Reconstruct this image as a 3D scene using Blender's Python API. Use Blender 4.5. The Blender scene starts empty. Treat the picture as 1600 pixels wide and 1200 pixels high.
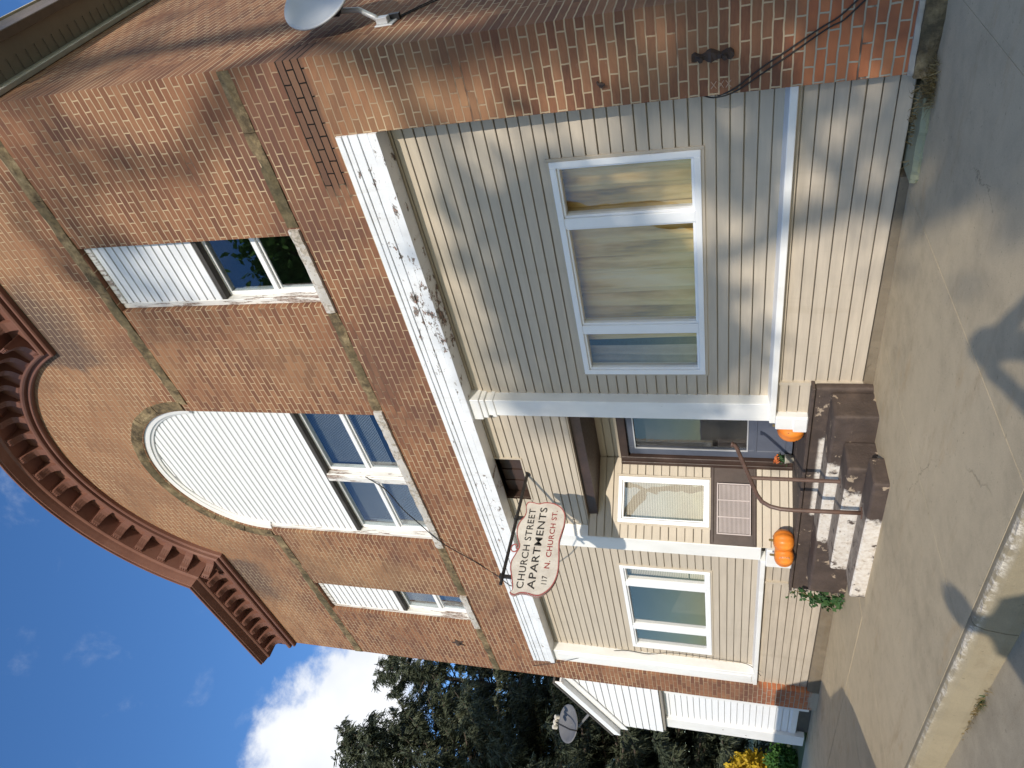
import bpy, bmesh, math, random
from mathutils import Vector, Matrix, geometry, noise
R = math.radians
random.seed(7)
scene = bpy.context.scene
COL = scene.collection
YF, YS = 5.2, 5.39            # brick face, siding face
SUN = Vector((0.87, -1.0, 0.383)).normalized()

# ------------------------------------------------------------------ mesh helpers
class MB:
    def __init__(s): s.v = []; s.f = []; s.mi = []
    def add(s, vs, fs, m=0):
        b = len(s.v); s.v += [tuple(p) for p in vs]
        for f in fs: s.f.append([b + i for i in f]); s.mi.append(m)
    def box(s, x0, x1, y0, y1, z0, z1, m=0):
        s.add([(x0,y0,z0),(x1,y0,z0),(x1,y1,z0),(x0,y1,z0),(x0,y0,z1),(x1,y0,z1),(x1,y1,z1),(x0,y1,z1)],
              [(0,3,2,1),(4,5,6,7),(0,1,5,4),(1,2,6,5),(2,3,7,6),(3,0,4,7)], m)
    def hexa(s, p, m=0):      # 8 points, same order as box
        s.add(p, [(0,3,2,1),(4,5,6,7),(0,1,5,4),(1,2,6,5),(2,3,7,6),(3,0,4,7)], m)
    def prism(s, loops, f0, f1, m=0):
        """2D loops (outer, then holes) filled and extruded; f0/f1 map (a,b) to 3D on each side"""
        pts = [p for L in loops for p in L]
        tris = geometry.tessellate_polygon([[Vector((a, b, 0)) for a, b in L] for L in loops])
        n = len(pts); V = [f0(*p) for p in pts] + [f1(*p) for p in pts]; F = []
        for t in tris:
            F.append(tuple(t)); F.append(tuple(i + n for i in reversed(t)))
        o = 0
        for L in loops:
            k = len(L)
            for i in range(k):
                a, b = o + i, o + (i + 1) % k
                F.append((a, b, b + n, a + n))
            o += k
        s.add(V, F, m)
    def sweep(s, rows, closed=False, caps=True, m=0):
        """rows: list of equal-length point rings"""
        k = len(rows[0]); V = [p for r in rows for p in r]; F = []
        for i in range(len(rows) - 1):
            for j in range(k if closed else k - 1):
                a = i*k + j; b = i*k + (j+1) % k
                F.append((a, b, b + k, a + k))
        if caps:
            F.append(tuple(range(k - 1, -1, -1))); F.append(tuple(range((len(rows)-1)*k, len(rows)*k)))
        s.add(V, F, m)
    def tube(s, pts, r, n=8, m=0):
        pts = [Vector(p) for p in pts]; rs = r if isinstance(r, (list, tuple)) else [r]*len(pts)
        rows = []; prev = None
        for i, p in enumerate(pts):
            t = (pts[min(i+1, len(pts)-1)] - pts[max(i-1, 0)]).normalized()
            if prev is None:
                a = t.cross(Vector((0,0,1)));
                if a.length < .01: a = t.cross(Vector((0,1,0)))
                a.normalize()
            else:
                a = (prev - t*prev.dot(t)).normalized()
            prev = a; b = t.cross(a)
            rows.append([p + (a*math.cos(2*math.pi*k/n) + b*math.sin(2*math.pi*k/n))*rs[i] for k in range(n)])
        s.sweep(rows, closed=True, m=m)
    def lathe(s, prof, c, ax=Vector((0,0,1)), n=24, m=0, wob=None):
        ax = ax.normalized(); a = ax.orthogonal().normalized(); b = ax.cross(a); c = Vector(c)
        rows = []
        for r, h in prof:
            row = []
            for k in range(n):
                t = 2*math.pi*k/n; rr = r*(wob(t, h) if wob else 1)
                row.append(c + ax*h + (a*math.cos(t) + b*math.sin(t))*rr)
            rows.append(row)
        s.sweep(rows, closed=True, m=m)

LOC = {}
def setp(o, label=None, cat=None, group=None, kind=None):
    if label: o['label'] = label
    if cat: o['category'] = cat
    if group: o['group'] = group
    if kind: o['kind'] = kind
def thing(name, loc, label, cat, group=None):
    o = bpy.data.objects.new(name, None); COL.objects.link(o); o.location = loc; o.empty_display_size = .2
    LOC[o.name] = Vector(loc); setp(o, label, cat, group); return o
def obj(name, mb, mats, parent=None, smooth=False, bevel=0, loc=None, seg=1, angle=40):
    me = bpy.data.meshes.new(name)
    off = LOC[parent.name] if parent else (Vector(loc) if loc else Vector((0,0,0)))
    me.from_pydata([tuple(Vector(p) - off) for p in mb.v], [], mb.f)
    mats = mats if isinstance(mats, (list, tuple)) else [mats]
    for m in mats: me.materials.append(m)
    me.polygons.foreach_set('material_index', mb.mi)
    bm = bmesh.new(); bm.from_mesh(me); bmesh.ops.recalc_face_normals(bm, faces=bm.faces); bm.to_mesh(me); bm.free()
    if smooth: me.polygons.foreach_set('use_smooth', [True]*len(me.polygons))
    me.update()
    o = bpy.data.objects.new(name, me); COL.objects.link(o)
    if parent:
        o.parent = parent; LOC[o.name] = off
    elif loc: o.location = loc; LOC[o.name] = off
    else: LOC[o.name] = off
    if bevel:
        b = o.modifiers.new('bevel', 'BEVEL'); b.width = bevel; b.segments = seg; b.limit_method = 'ANGLE'; b.angle_limit = R(angle)
    return o
def leafobj(name, mb, mats, parent=None, loc=None):
    """big foliage: no normal recalculation"""
    me = bpy.data.meshes.new(name)
    off = LOC[parent.name] if parent else Vector(loc or (0,0,0))
    me.from_pydata([(p[0]-off.x, p[1]-off.y, p[2]-off.z) for p in mb.v], [], mb.f)
    for m in (mats if isinstance(mats, (list, tuple)) else [mats]): me.materials.append(m)
    me.polygons.foreach_set('material_index', mb.mi); me.update()
    o = bpy.data.objects.new(name, me); COL.objects.link(o)
    if parent: o.parent = parent
    elif loc: o.location = loc
    LOC[o.name] = off
    return o

# ------------------------------------------------------------------ material helpers
class NT:
    def __init__(s, name):
        s.m = bpy.data.materials.new(name); s.m.use_nodes = True; s.t = s.m.node_tree; s.t.nodes.clear()
        s.out = s.n('ShaderNodeOutputMaterial'); s.tc = s.n('ShaderNodeTexCoord'); s.pos = s.tc.outputs['Object']
    def n(s, typ, **kw):
        x = s.t.nodes.new(typ)
        for k, v in kw.items(): setattr(x, k, v)
        return x
    def set(s, sock, v):
        if isinstance(v, bpy.types.NodeSocket): s.t.links.new(v, sock)
        else:
            if isinstance(v, (tuple, list)) and sock.type == 'RGBA' and len(v) == 3: v = (*v, 1)
            sock.default_value = v
    def noise(s, scale, detail=4, rough=.55, vec=None, dist=0, stretch=None):
        x = s.n('ShaderNodeTexNoise'); v = vec or s.pos
        if stretch: v = s.mapv(v, scale=stretch)
        s.set(x.inputs['Vector'], v); x.inputs['Scale'].default_value = scale; x.inputs['Detail'].default_value = detail
        x.inputs['Roughness'].default_value = rough; x.inputs['Distortion'].default_value = dist
        return x.outputs['Fac']
    def mapv(s, v, loc=(0,0,0), scale=(1,1,1), rot=(0,0,0)):
        x = s.n('ShaderNodeMapping'); s.set(x.inputs['Vector'], v); x.inputs['Location'].default_value = loc
        x.inputs['Scale'].default_value = scale; x.inputs['Rotation'].default_value = rot; return x.outputs[0]
    def ramp(s, fac, stops, interp='LINEAR'):
        x = s.n('ShaderNodeValToRGB'); s.set(x.inputs[0], fac); cr = x.color_ramp; cr.interpolation = interp
        while len(cr.elements) < len(stops): cr.elements.new(.5)
        for e, (p, c) in zip(cr.elements, stops):
            e.position = p; e.color = (*c, 1) if isinstance(c, (tuple, list)) else (c, c, c, 1)
        return x.outputs[0]
    def math(s, op, a, b=0.0, c=0.0, clamp=False):
        x = s.n('ShaderNodeMath', operation=op, use_clamp=clamp)
        s.set(x.inputs[0], a); s.set(x.inputs[1], b); s.set(x.inputs[2], c); return x.outputs[0]
    def step(s, v, a, b):
        x = s.n('ShaderNodeMapRange', interpolation_type='SMOOTHSTEP'); s.set(x.inputs[0], v)
        x.inputs[1].default_value = a; x.inputs[2].default_value = b; return x.outputs[0]
    def mix(s, f, a, b, mode='MIX'):
        x = s.n('ShaderNodeMix', data_type='RGBA', blend_type=mode); s.set(x.inputs[0], f)
        s.set(x.inputs[6], a); s.set(x.inputs[7], b); return x.outputs[2]
    def sep(s, v):
        x = s.n('ShaderNodeSeparateXYZ'); s.set(x.inputs[0], v); return x.outputs
    def comb(s, a, b, c=0.0):
        x = s.n('ShaderNodeCombineXYZ'); s.set(x.inputs[0], a); s.set(x.inputs[1], b); s.set(x.inputs[2], c); return x.outputs[0]
    def bump(s, h, strength=.3, dist=.01, normal=None):
        x = s.n('ShaderNodeBump'); s.set(x.inputs['Height'], h); x.inputs['Strength'].default_value = strength
        x.inputs['Distance'].default_value = dist
        if normal: s.set(x.inputs['Normal'], normal)
        return x.outputs[0]
    def bsdf(s, color, rough=.7, normal=None, metal=0.0, spec=None, **kw):
        x = s.n('ShaderNodeBsdfPrincipled'); s.set(x.inputs['Base Color'], color); s.set(x.inputs['Roughness'], rough)
        s.set(x.inputs['Metallic'], metal)
        if spec is not None: x.inputs['Specular IOR Level'].default_value = spec
        if normal: s.set(x.inputs['Normal'], normal)
        for k, v in kw.items(): s.set(x.inputs[k], v)
        s.t.links.new(x.outputs[0], s.out.inputs[0]); return x

def plain(name, c, rough=.6, var=.12, nscale=6, bump=.05, metal=0.0, spec=None):
    t = NT(name); f = t.noise(nscale, 5); f2 = t.noise(nscale*9, 3)
    lo = tuple(x*(1-var) for x in c); hi = tuple(min(1, x*(1+var)) for x in c)
    col = t.ramp(f, [(.3, lo), (.7, hi)])
    t.bsdf(col, t.ramp(f2, [(.3, max(0, rough-.08)), (.7, min(1, rough+.08))]), t.bump(f2, bump, .004), metal, spec)
    return t.m

def nz_(t, k=0): return t.noise(2.4, 5, .65, vec=t.mapv(t.pos, loc=(k, 2*k, 1)))
def brick_mat(name, side=False):
    t = NT(name); x, y, z = t.sep(t.pos)
    wob = t.noise(9, 2); wz = t.math('MULTIPLY_ADD', wob, .012, -.006)
    u = y if side else x
    vec = t.comb(t.math('ADD', u, t.math('MULTIPLY_ADD', t.noise(14, 2, vec=t.mapv(t.pos, loc=(3,1,7))), .014, -.007)), t.math('ADD', z, wz))
    b = t.n('ShaderNodeTexBrick', offset=.5, offset_frequency=2, squash=1, squash_frequency=2)
    t.set(b.inputs['Vector'], vec); b.inputs['Scale'].default_value = 1
    b.inputs['Color1'].default_value = (0,0,0,1); b.inputs['Color2'].default_value = (1,1,1,1); b.inputs['Mortar'].default_value = (.5,.5,.5,1)
    b.inputs['Mortar Size'].default_value = .0064; b.inputs['Mortar Smooth'].default_value = .18; b.inputs['Bias'].default_value = 0
    b.inputs['Brick Width'].default_value = .222; b.inputs['Row Height'].default_value = .0686
    fac = b.outputs['Fac']; rnd = t.sep(b.outputs['Color'])[0]
    grain = t.noise(55, 5, .7)
    streak = t.noise(22, 4, .6, stretch=(.5, .5, 3) if not side else (.5, .5, 3))
    v = t.math('ADD', t.math('MULTIPLY_ADD', rnd, .42, .08), t.math('MULTIPLY', streak, .46))
    brick = t.ramp(v, [(.14, (.102,.048,.036)), (.32, (.165,.076,.047)), (.52, (.235,.108,.060)), (.72, (.285,.142,.078)), (.95, (.335,.190,.108))])
    # lower courses: newer orange bricks, a few maroon ones
    low = t.step(t.math('ADD', z, t.math('MULTIPLY', t.noise(2.2, 3), .5)), 1.28, 1.02)
    orange = t.ramp(v, [(.1, (.20,.055,.05)), (.22, (.22,.06,.05)), (.26, (.46,.155,.07)), (.7, (.52,.20,.09)), (1, (.50,.26,.13))])
    brick = t.mix(low, brick, orange)
    soot = t.noise(.55, 5, .62, dist=.6); sm = t.step(soot, .48, .66)
    brick = t.mix(t.math('MULTIPLY', sm, .62), brick, (.105,.055,.045))
    tanm = t.step(t.noise(.42, 4, .6, vec=t.mapv(t.pos, loc=(11,4,2))), .52, .7)
    brick = t.mix(t.math('MULTIPLY', tanm, .35), brick, (.40,.25,.13))
    # pale, washed courses high under the cornice, black soot near its returns
    high = t.step(t.math('ADD', z, t.math('MULTIPLY', t.noise(.8, 3), .9)), 8.5, 9.4)
    brick = t.mix(t.math('MULTIPLY', high, .45), brick, (.36,.205,.115))
    mort = t.mix(t.step(t.noise(1.1, 4), .42, .62), (.50,.375,.24), (.32,.22,.14))
    mort = t.mix(low, mort, (.40,.36,.28))
    eroded = t.step(t.noise(1.7, 5, .7, vec=t.mapv(t.pos, loc=(5,2,9), scale=(.35,.35,1.7))), .59, .68)
    mort = t.mix(t.math('MULTIPLY', eroded, .85), mort, (.10,.05,.035))
    if not side:     # deeply raked joints beside the beam end
        gap = t.math('MULTIPLY', t.math('MULTIPLY', t.step(z, 4.555, 4.575), t.step(z, 4.82, 4.80)), t.step(t.math('ADD', x, t.math('MULTIPLY', wob, .5)), 4.25, 4.5))
        mort = t.mix(gap, mort, (.006,.005,.004)); brick = t.mix(t.math('MULTIPLY', gap, .55), brick, (.11,.072,.052))
    if not side:     # soot under the cornice returns
        zz_ = t.math('ADD', z, t.math('MULTIPLY_ADD', nz_(t), 1.0, -.5)); xx_ = t.math('ADD', x, t.math('MULTIPLY_ADD', nz_(t, 3), .8, -.4))
        dirty = t.math('MULTIPLY', t.step(zz_, 8.5, 9.2), t.math('MAXIMUM', t.math('MULTIPLY', t.step(xx_, 1.95, 2.15), t.step(xx_, 3.6, 2.9)), t.math('MULTIPLY', t.step(xx_, -2.25, -2.5), t.step(xx_, -3.9, -3.1))))
        brick = t.mix(t.math('MULTIPLY', dirty, .75), brick, (.075,.058,.055)); mort = t.mix(t.math('MULTIPLY', dirty, .5), mort, (.22,.19,.16))
    col = t.mix(fac, brick, mort)
    col = t.mix(t.math('MULTIPLY', t.step(grain, .62, .75), .25), col, (.55,.40,.27))
    # white mortar droppings / efflorescence
    eff = t.math('MULTIPLY', t.step(t.noise(3.3, 6, .72, vec=t.mapv(t.pos, loc=(7,7,1))), .66, .76), .45)
    col = t.mix(eff, col, (.46,.37,.29))
    # cement wash at the very bottom of the pier
    cem = t.step(t.math('ADD', z, t.math('MULTIPLY', t.noise(5, 4), .30)), .33, .22)
    col = t.mix(cem, col, (.42,.38,.31))
    h = t.math('ADD', t.math('MULTIPLY', fac, t.math('MULTIPLY_ADD', eroded, -1.0, -.75)), t.math('MULTIPLY', grain, .28))
    h = t.math('ADD', h, t.math('MULTIPLY', rnd, .35))
    t.bsdf(col, .88, t.bump(h, .8, .011), spec=.25)
    return t.m

def paint_mat(name, base, chip=(.20,.17,.145), amount=.66, stretch=(1,1,1), rough=.45, scale=5, dirt=.3, chip2=None):
    t = NT(name)
    n1 = t.noise(scale, 9, .72, stretch=stretch); n2 = t.noise(1.3, 3, .5); n3 = t.noise(30, 3)
    zone = t.math('MULTIPLY_ADD', n2, .5, -.25)
    ch = t.step(t.math('ADD', n1, zone), amount, amount + .025)
    d = t.noise(3.0, 5, .6, stretch=(1,1,.5))
    col = t.mix(t.math('MULTIPLY', t.step(d, .42, .7), dirt), base, tuple(c*k for c, k in zip(base, (.66,.64,.60))))
    cc = t.mix(t.step(n3, .4, .6), chip, chip2 or tuple(c*1.5 for c in chip))
    col = t.mix(ch, col, cc)
    h = t.math('ADD', t.math('MULTIPLY', ch, -.6), t.math('MULTIPLY', n3, .15))
    t.bsdf(col, t.math('MULTIPLY_ADD', ch, .35, rough), t.bump(h, .6, .003))
    return t.m

def siding_mat(name, base, streak=.16, rough=.55):
    t = NT(name)
    g = t.noise(3, 5, .6, stretch=(.6, 1, 6)); d = t.noise(1.2, 5, .6); f = t.noise(80, 2)
    w = t.noise(2.0, 4, .6, stretch=(4, 4, .35))
    col = t.ramp(g, [(.3, tuple(c*(1-streak*.5) for c in base)), (.7, tuple(min(1, c*(1+streak*.4)) for c in base))])
    col = t.mix(t.math('MULTIPLY', t.step(d, .5, .75), streak), col, tuple(c*.72 for c in base))
    col = t.mix(t.math('MULTIPLY', t.step(w, .56, .72), streak*.8), col, tuple(c*k for c, k in zip(base, (.7,.66,.58))))
    t.bsdf(col, rough, t.bump(f, .08, .002), spec=.35)
    return t.m

def concrete_mat(name, base, kind='walk'):
    t = NT(name); x, y, z = t.sep(t.pos)
    a = t.noise(.7, 6, .6); b = t.noise(6, 6, .65); c = t.noise(90, 3, .6)
    col = t.ramp(t.math('ADD', t.math('MULTIPLY', a, .6), t.math('MULTIPLY', b, .4)),
                 [(.32, tuple(k*.74 for k in base)), (.5, base), (.7, tuple(k*1.16 for k in base))])
    st = t.step(t.noise(1.8, 5, .7, stretch=(.5,1.5,1)), .58, .72)
    col = t.mix(t.math('MULTIPLY', st, .35), col, (base[0]*.85, base[1]*.66, base[2]*.46))
    blot = t.step(t.noise(2.6, 6, .7, vec=t.mapv(t.pos, loc=(9,3,1))), .56, .80)
    col = t.mix(t.math('MULTIPLY', blot, .35), col, tuple(k*.55 for k in base))
    gr = t.noise(210, 4, .75); col = t.mix(t.math('MULTIPLY', t.step(gr, .54, .66), .38), col, tuple(k*.50 for k in base)); col = t.mix(t.math('MULTIPLY', t.step(gr, .46, .36), .30), col, tuple(min(1, k*1.45) for k in base))
    wst = t.step(t.noise(3.2, 6, .72, stretch=(.35,1.4,1)), .55, .75); col = t.mix(t.math('MULTIPLY', wst, .4), col, (base[0]*.62, base[1]*.52, base[2]*.42))
    sp = t.step(t.noise(34, 2), .68, .72); col = t.mix(t.math('MULTIPLY', sp, .5), col, tuple(k*.5 for k in base))
    vo = t.n('ShaderNodeTexVoronoi', feature='DISTANCE_TO_EDGE'); t.set(vo.inputs['Vector'], t.mapv(t.comb(t.math('ADD', x, t.math('MULTIPLY', t.noise(3.5, 5, .7), .35)), t.math('ADD', y, t.math('MULTIPLY', t.noise(3.1, 5, .7, vec=t.mapv(t.pos, loc=(5,8,2))), .35)), z), scale=(.32,.38,.4))); vo.inputs['Scale'].default_value = 1
    wv = vo.outputs['Distance']
    crack = t.math('MULTIPLY', t.step(wv, .0018, .0005), t.step(t.noise(.9, 2), .53, .64))
    col = t.mix(t.math('MULTIPLY', crack, .5), col, tuple(k*.25 for k in base))
    h = t.math('ADD', t.math('MULTIPLY', c, .5), t.math('ADD', t.math('MULTIPLY', gr, .6), t.math('MULTIPLY', crack, -2)))
    if kind == 'kerb':       # broken arris with pale aggregate
        edge = t.math('MULTIPLY', t.step(z, -.055, -.01), t.step(y, .075, .03))
        brk = t.math('MULTIPLY', edge, t.step(t.noise(9, 6, .75), .44, .58))
        agg = t.ramp(t.noise(60, 4, .7), [(.35, (.25,.22,.18)), (.6, (.66,.60,.50))])
        col = t.mix(brk, col, agg); h = t.math('ADD', h, t.math('MULTIPLY', brk, t.noise(40, 5)))
    t.bsdf(col, .9, t.bump(h, .45, .006), spec=.25)
    return t.m

def glass_mat(name, tint=(.80,.86,.88), fac=1.0):
    t = NT(name)
    tr = t.n('ShaderNodeBsdfTransparent'); tr.inputs[0].default_value = (*tint, 1)
    gl = t.n('ShaderNodeBsdfGlossy'); gl.inputs['Roughness'].default_value = .012; gl.inputs[0].default_value = (.95,.97,1,1)
    wav = t.bump(t.noise(2.2, 2), .03, .05); t.set(gl.inputs['Normal'], wav)
    geo = t.n('ShaderNodeNewGeometry'); dp = t.n('ShaderNodeVectorMath', operation='DOT_PRODUCT')
    t.set(dp.inputs[0], geo.outputs['Incoming']); t.set(dp.inputs[1], geo.outputs['Normal'])
    fr = t.math('POWER', t.math('SUBTRACT', 1.0, t.math('ABSOLUTE', dp.outputs['Value'])), 4.0)
    mx = t.n('ShaderNodeMixShader'); t.set(mx.inputs[0], t.math('MULTIPLY_ADD', fr, .85, .055*fac, clamp=True))
    t.t.links.new(tr.outputs[0], mx.inputs[1]); t.t.links.new(gl.outputs[0], mx.inputs[2]); t.t.links.new(mx.outputs[0], t.out.inputs[0])
    return t.m

def leaf_mat(name, cols, trans=.25):
    t = NT(name); f = t.noise(1.4, 3, .6); g = t.noise(14, 2)
    v = t.math('ADD', t.math('MULTIPLY', f, .6), t.math('MULTIPLY', g, .4))
    col = t.ramp(v, [(.30, cols[0]), (.5, cols[1]), (.72, cols[2])])
    b = t.n('ShaderNodeBsdfPrincipled'); t.set(b.inputs['Base Color'], col); b.inputs['Roughness'].default_value = .6
    b.inputs['Specular IOR Level'].default_value = .3
    tr = t.n('ShaderNodeBsdfTranslucent'); t.set(tr.inputs[0], col)
    mx = t.n('ShaderNodeMixShader'); mx.inputs[0].default_value = trans
    t.t.links.new(b.outputs[0], mx.inputs[1]); t.t.links.new(tr.outputs[0], mx.inputs[2]); t.t.links.new(mx.outputs[0], t.out.inputs[0])
    return t.m

M = {}
M['brick'] = brick_mat('brick_front'); M['brick_side'] = brick_mat('brick_side', True)
M['beige'] = siding_mat('beige_siding', (.50,.435,.345)); M['beige_lo'] = siding_mat('beige_siding_worn', (.50,.43,.34), .26)
M['vinyl'] = siding_mat('white_siding', (.80,.81,.82), .06)
M['white'] = paint_mat('white_paint_peeling', (.80,.80,.79), amount=.70, scale=7, dirt=.25)
t = NT('white_paint_flaking'); x, y, z = t.sep(t.pos)
n1 = t.noise(9, 9, .74, stretch=(.7,1,1.5)); n2 = t.noise(2.2, 4, .6); n3 = t.noise(30, 3)
def hump(c, wd): return t.math('POWER', 2.718, t.math('MULTIPLY', t.math('POWER', t.math('ABSOLUTE', t.math('MULTIPLY', t.math('SUBTRACT', x, c), 1/wd)), 2.0), -1.0))
lowz = t.step(z, 4.46, 4.28)
zn = t.math('MULTIPLY_ADD', n2, .24, -.12)
zn = t.math('ADD', zn, t.math('MULTIPLY', hump(2.75, .75), t.math('MULTIPLY_ADD', lowz, .11, .03)))
zn = t.math('ADD', zn, t.math('MULTIPLY', hump(4.2, .35), t.math('MULTIPLY', lowz, .06)))
zn = t.math('ADD', zn, t.math('MULTIPLY', hump(-.2, .9), t.math('MULTIPLY', lowz, .06)))
ch = t.step(t.math('ADD', n1, zn), .645, .662)
d = t.noise(3.0, 5, .6, stretch=(1,1,.5)); wt = t.noise(1.5, 4, .6, stretch=(6,1,.4))
col = t.mix(t.math('MULTIPLY', t.step(d, .42, .7), .3), (.78,.80,.82), (.52,.51,.49)); col = t.mix(t.math('MULTIPLY', t.step(wt, .55, .7), .25), col, (.50,.47,.42))
cc = t.ramp(n3, [(.35, (.085,.075,.07)), (.5, (.20,.17,.15)), (.62, (.30,.15,.11)), (.7, (.36,.33,.30))])
rim = t.step(t.math('ADD', n1, zn), .615, .64); col = t.mix(t.math('MULTIPLY', rim, .35), col, (.60,.57,.53))
t.bsdf(t.mix(ch, col, cc), t.math('MULTIPLY_ADD', ch, .35, .42), t.bump(t.math('ADD', t.math('MULTIPLY', ch, -1.0), t.math('MULTIPLY', n3, .15)), .8, .004)); M['beam'] = t.m
M['post'] = paint_mat('white_post_paint', (.80,.80,.78), amount=.765, scale=8, dirt=.25)
M['wood'] = paint_mat('bare_window_wood', (.74,.73,.70), chip=(.22,.165,.14), amount=.54, scale=4.5, stretch=(7,7,.7), dirt=.3, chip2=(.40,.33,.29))
M['frame'] = plain('white_vinyl', (.82,.83,.84), .35, .03, 3, .02)
M['dark'] = plain('painted_gap_shade', (.055,.05,.045), .8, .3)  # near-black colour for the painted shade below the upper siding panels
M['stone'] = None
t = NT('sandstone'); n1 = t.noise(3.2, 6, .75); n2 = t.noise(11, 6, .75); n3 = t.noise(1.1, 4, .6, vec=t.mapv(t.pos, loc=(4,4,4)))
c = t.ramp(t.math('ADD', t.math('MULTIPLY', n1, .6), t.math('MULTIPLY', n2, .4)), [(.36, (.040,.032,.022)), (.45, (.11,.083,.050)), (.54, (.225,.168,.095)), (.66, (.40,.32,.19))])
c = t.mix(t.math('MULTIPLY', t.step(n3, .50, .62), .65), c, (.075,.066,.038))
t.bsdf(c, .92, t.bump(t.math('ADD', n2, t.noise(40, 3)), .6, .012), spec=.2); M['stone'] = t.m
M['sill'] = paint_mat('painted_stone_sill', (.56,.53,.49), chip=(.30,.27,.22), amount=.50, scale=11, dirt=.5, chip2=(.50,.44,.38))
t = NT('cornice_paint'); n = t.noise(1.6, 5, .6); n2 = t.noise(25, 4)
c = t.ramp(n, [(.3, (.155,.070,.052)), (.55, (.20,.094,.069)), (.75, (.245,.125,.093))]); c = t.mix(t.step(n2, .68, .75), c, (.13,.06,.045))
t.bsdf(c, .6, t.bump(n2, .12, .004), spec=.3); M['cornice'] = t.m
M['soffit'] = siding_mat('grey_soffit', (.30,.27,.23), .15); M['gutter'] = plain('brown_gutter', (.17,.135,.115), .5, .12); M['drip'] = plain('cream_drip_edge', (.62,.56,.42), .45, .1)
M['fascia'] = plain('pale_frieze', (.62,.62,.60), .5, .1)
M['roof'] = plain('roof_shingle', (.09,.085,.08), .9, .25, 12, .3)
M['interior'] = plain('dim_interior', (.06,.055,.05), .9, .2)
M['brown'] = plain('brown_paint', (.050,.029,.022), .5, .25, 4, .08)
M['door'] = plain('blue_grey_door', (.098,.112,.150), .5, .10, 3, .03)
M['glass'] = glass_mat('window_glass', (.94,.94,.93), 1.0); M['glass_up'] = glass_mat('upper_window_glass', (.84,.88,.89), 1.8)
M['metal'] = plain('dark_iron', (.035,.032,.03), .5, .3, 10, .1, .4)
M['rust'] = plain('rusted_iron', (.055,.036,.028), .8, .4, 14, .4)
M['rail'] = plain('brown_rail_paint', (.115,.068,.052), .42, .2, 12, .06)
M['dish'] = plain('grey_dish', (.46,.48,.50), .4, .06, 2, .02); M['dishdark'] = plain('dark_grey_dish', (.16,.16,.165), .5, .1)
M['black'] = plain('black_plastic', (.02,.02,.022), .5, .2)
M['galv'] = plain('galvanised_arm', (.55,.56,.57), .4, .08, 6, .03, .2)
M['walk'] = concrete_mat('sidewalk_concrete', (.52,.425,.28)); M['street_m'] = concrete_mat('street_concrete', (.43,.365,.26))
M['kerb_m'] = concrete_mat('kerb_concrete', (.29,.245,.165), 'kerb'); M['found'] = concrete_mat('foundation_concrete', (.19,.155,.11)); M['greenstone'] = concrete_mat('mossy_stone', (.32,.32,.21))
M['dirt'] = plain('joint_dirt', (.10,.08,.055), .95, .4, 20, .3)
t = NT('steps_paint'); x, y, z = t.sep(t.pos)
geo = t.n('ShaderNodeNewGeometry'); ny = t.sep(geo.outputs['Normal'])[1]
face = t.step(t.math('MULTIPLY', ny, -1.0), .35, .6)
br = t.ramp(t.noise(5, 5), [(.3, (.052,.037,.030)), (.7, (.086,.061,.050))])
nn = t.noise(16, 8, .7); big = t.noise(3.5, 3)
rx = t.math('ADD', x, t.math('MULTIPLY_ADD', nn, .34, -.17))
zone = t.math('MULTIPLY', t.step(rx, -.40, -.34), t.step(rx, .93, .86))
zone = t.math('MULTIPLY', zone, t.step(t.math('ADD', z, t.math('MULTIPLY', nn, .03)), .475, .44))
tread = t.math('MULTIPLY', zone, .80)
nb = t.noise(7, 7, .68); ris = t.math('MULTIPLY', zone, t.step(nb, .34, .42))
m = t.math('ADD', t.math('MULTIPLY', face, ris), t.math('MULTIPLY', t.math('SUBTRACT', 1.0, face), t.math('MULTIPLY', tread, t.step(nb, .38, .46))))
chips = t.math('MULTIPLY', t.step(t.math('ADD', t.noise(7, 8, .72), t.math('MULTIPLY_ADD', big, .5, -.25)), .655, .685), .85)
white = t.ramp(t.noise(20, 6, .7), [(.30, (.36,.29,.22)), (.42, (.60,.54,.47)), (.7, (.74,.71,.66))])
white = t.mix(face, t.ramp(t.noise(12, 6, .7), [(.35, (.22,.18,.14)), (.65, (.40,.34,.28))]), white)
br = t.mix(t.math('MULTIPLY', t.step(t.noise(4, 6, .7), .48, .7), .55), br, (.125,.088,.068)); c = t.mix(chips, br, (.42,.33,.24)); c = t.mix(m, c, white)
t.bsdf(c, .75, t.bump(t.math('ADD', t.math('ADD', nn, t.math('MULTIPLY', nb, 1.5)), t.math('MULTIPLY', m, -.4)), .6, .014)); M['steps'] = t.m
t = NT('curtain_cloth'); x, y, z = t.sep(t.pos)
c = t.ramp(t.noise(2.3, 4, .6, stretch=(2.4, 1, .28)), [(.30, (.22,.13,.035)), (.40, (.60,.38,.09)), (.50, (.80,.58,.24)), (.75, (.85,.72,.46))])
t.bsdf(c, .85, t.bump(t.noise(60, 2), .1, .002)); M['curtain'] = t.m
M['blind'] = plain('cream_blind', (.62,.57,.49), .7, .06, 3, .03); M['blind_grey'] = plain('grey_blind', (.46,.46,.47), .8, .1, 3, .02)
t = NT('pumpkin_skin'); c = t.ramp(t.noise(5, 4), [(.3, (.62,.16,.018)), (.6, (.80,.25,.03)), (.8, (.86,.36,.06))]); t.bsdf(c, .4, t.bump(t.noise(30, 3), .1, .004)); M['pumpkin'] = t.m
M['stem'] = plain('dry_stem', (.22,.17,.07), .8, .3); M['ink'] = plain('black_marker', (.012,.010,.010), .6, .1); M['chalk'] = plain('white_marker', (.50,.34,.24), .7, .1)
t = NT('sign_enamel'); n = t.noise(6, 6, .65); n2 = t.noise(40, 5, .7)
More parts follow.
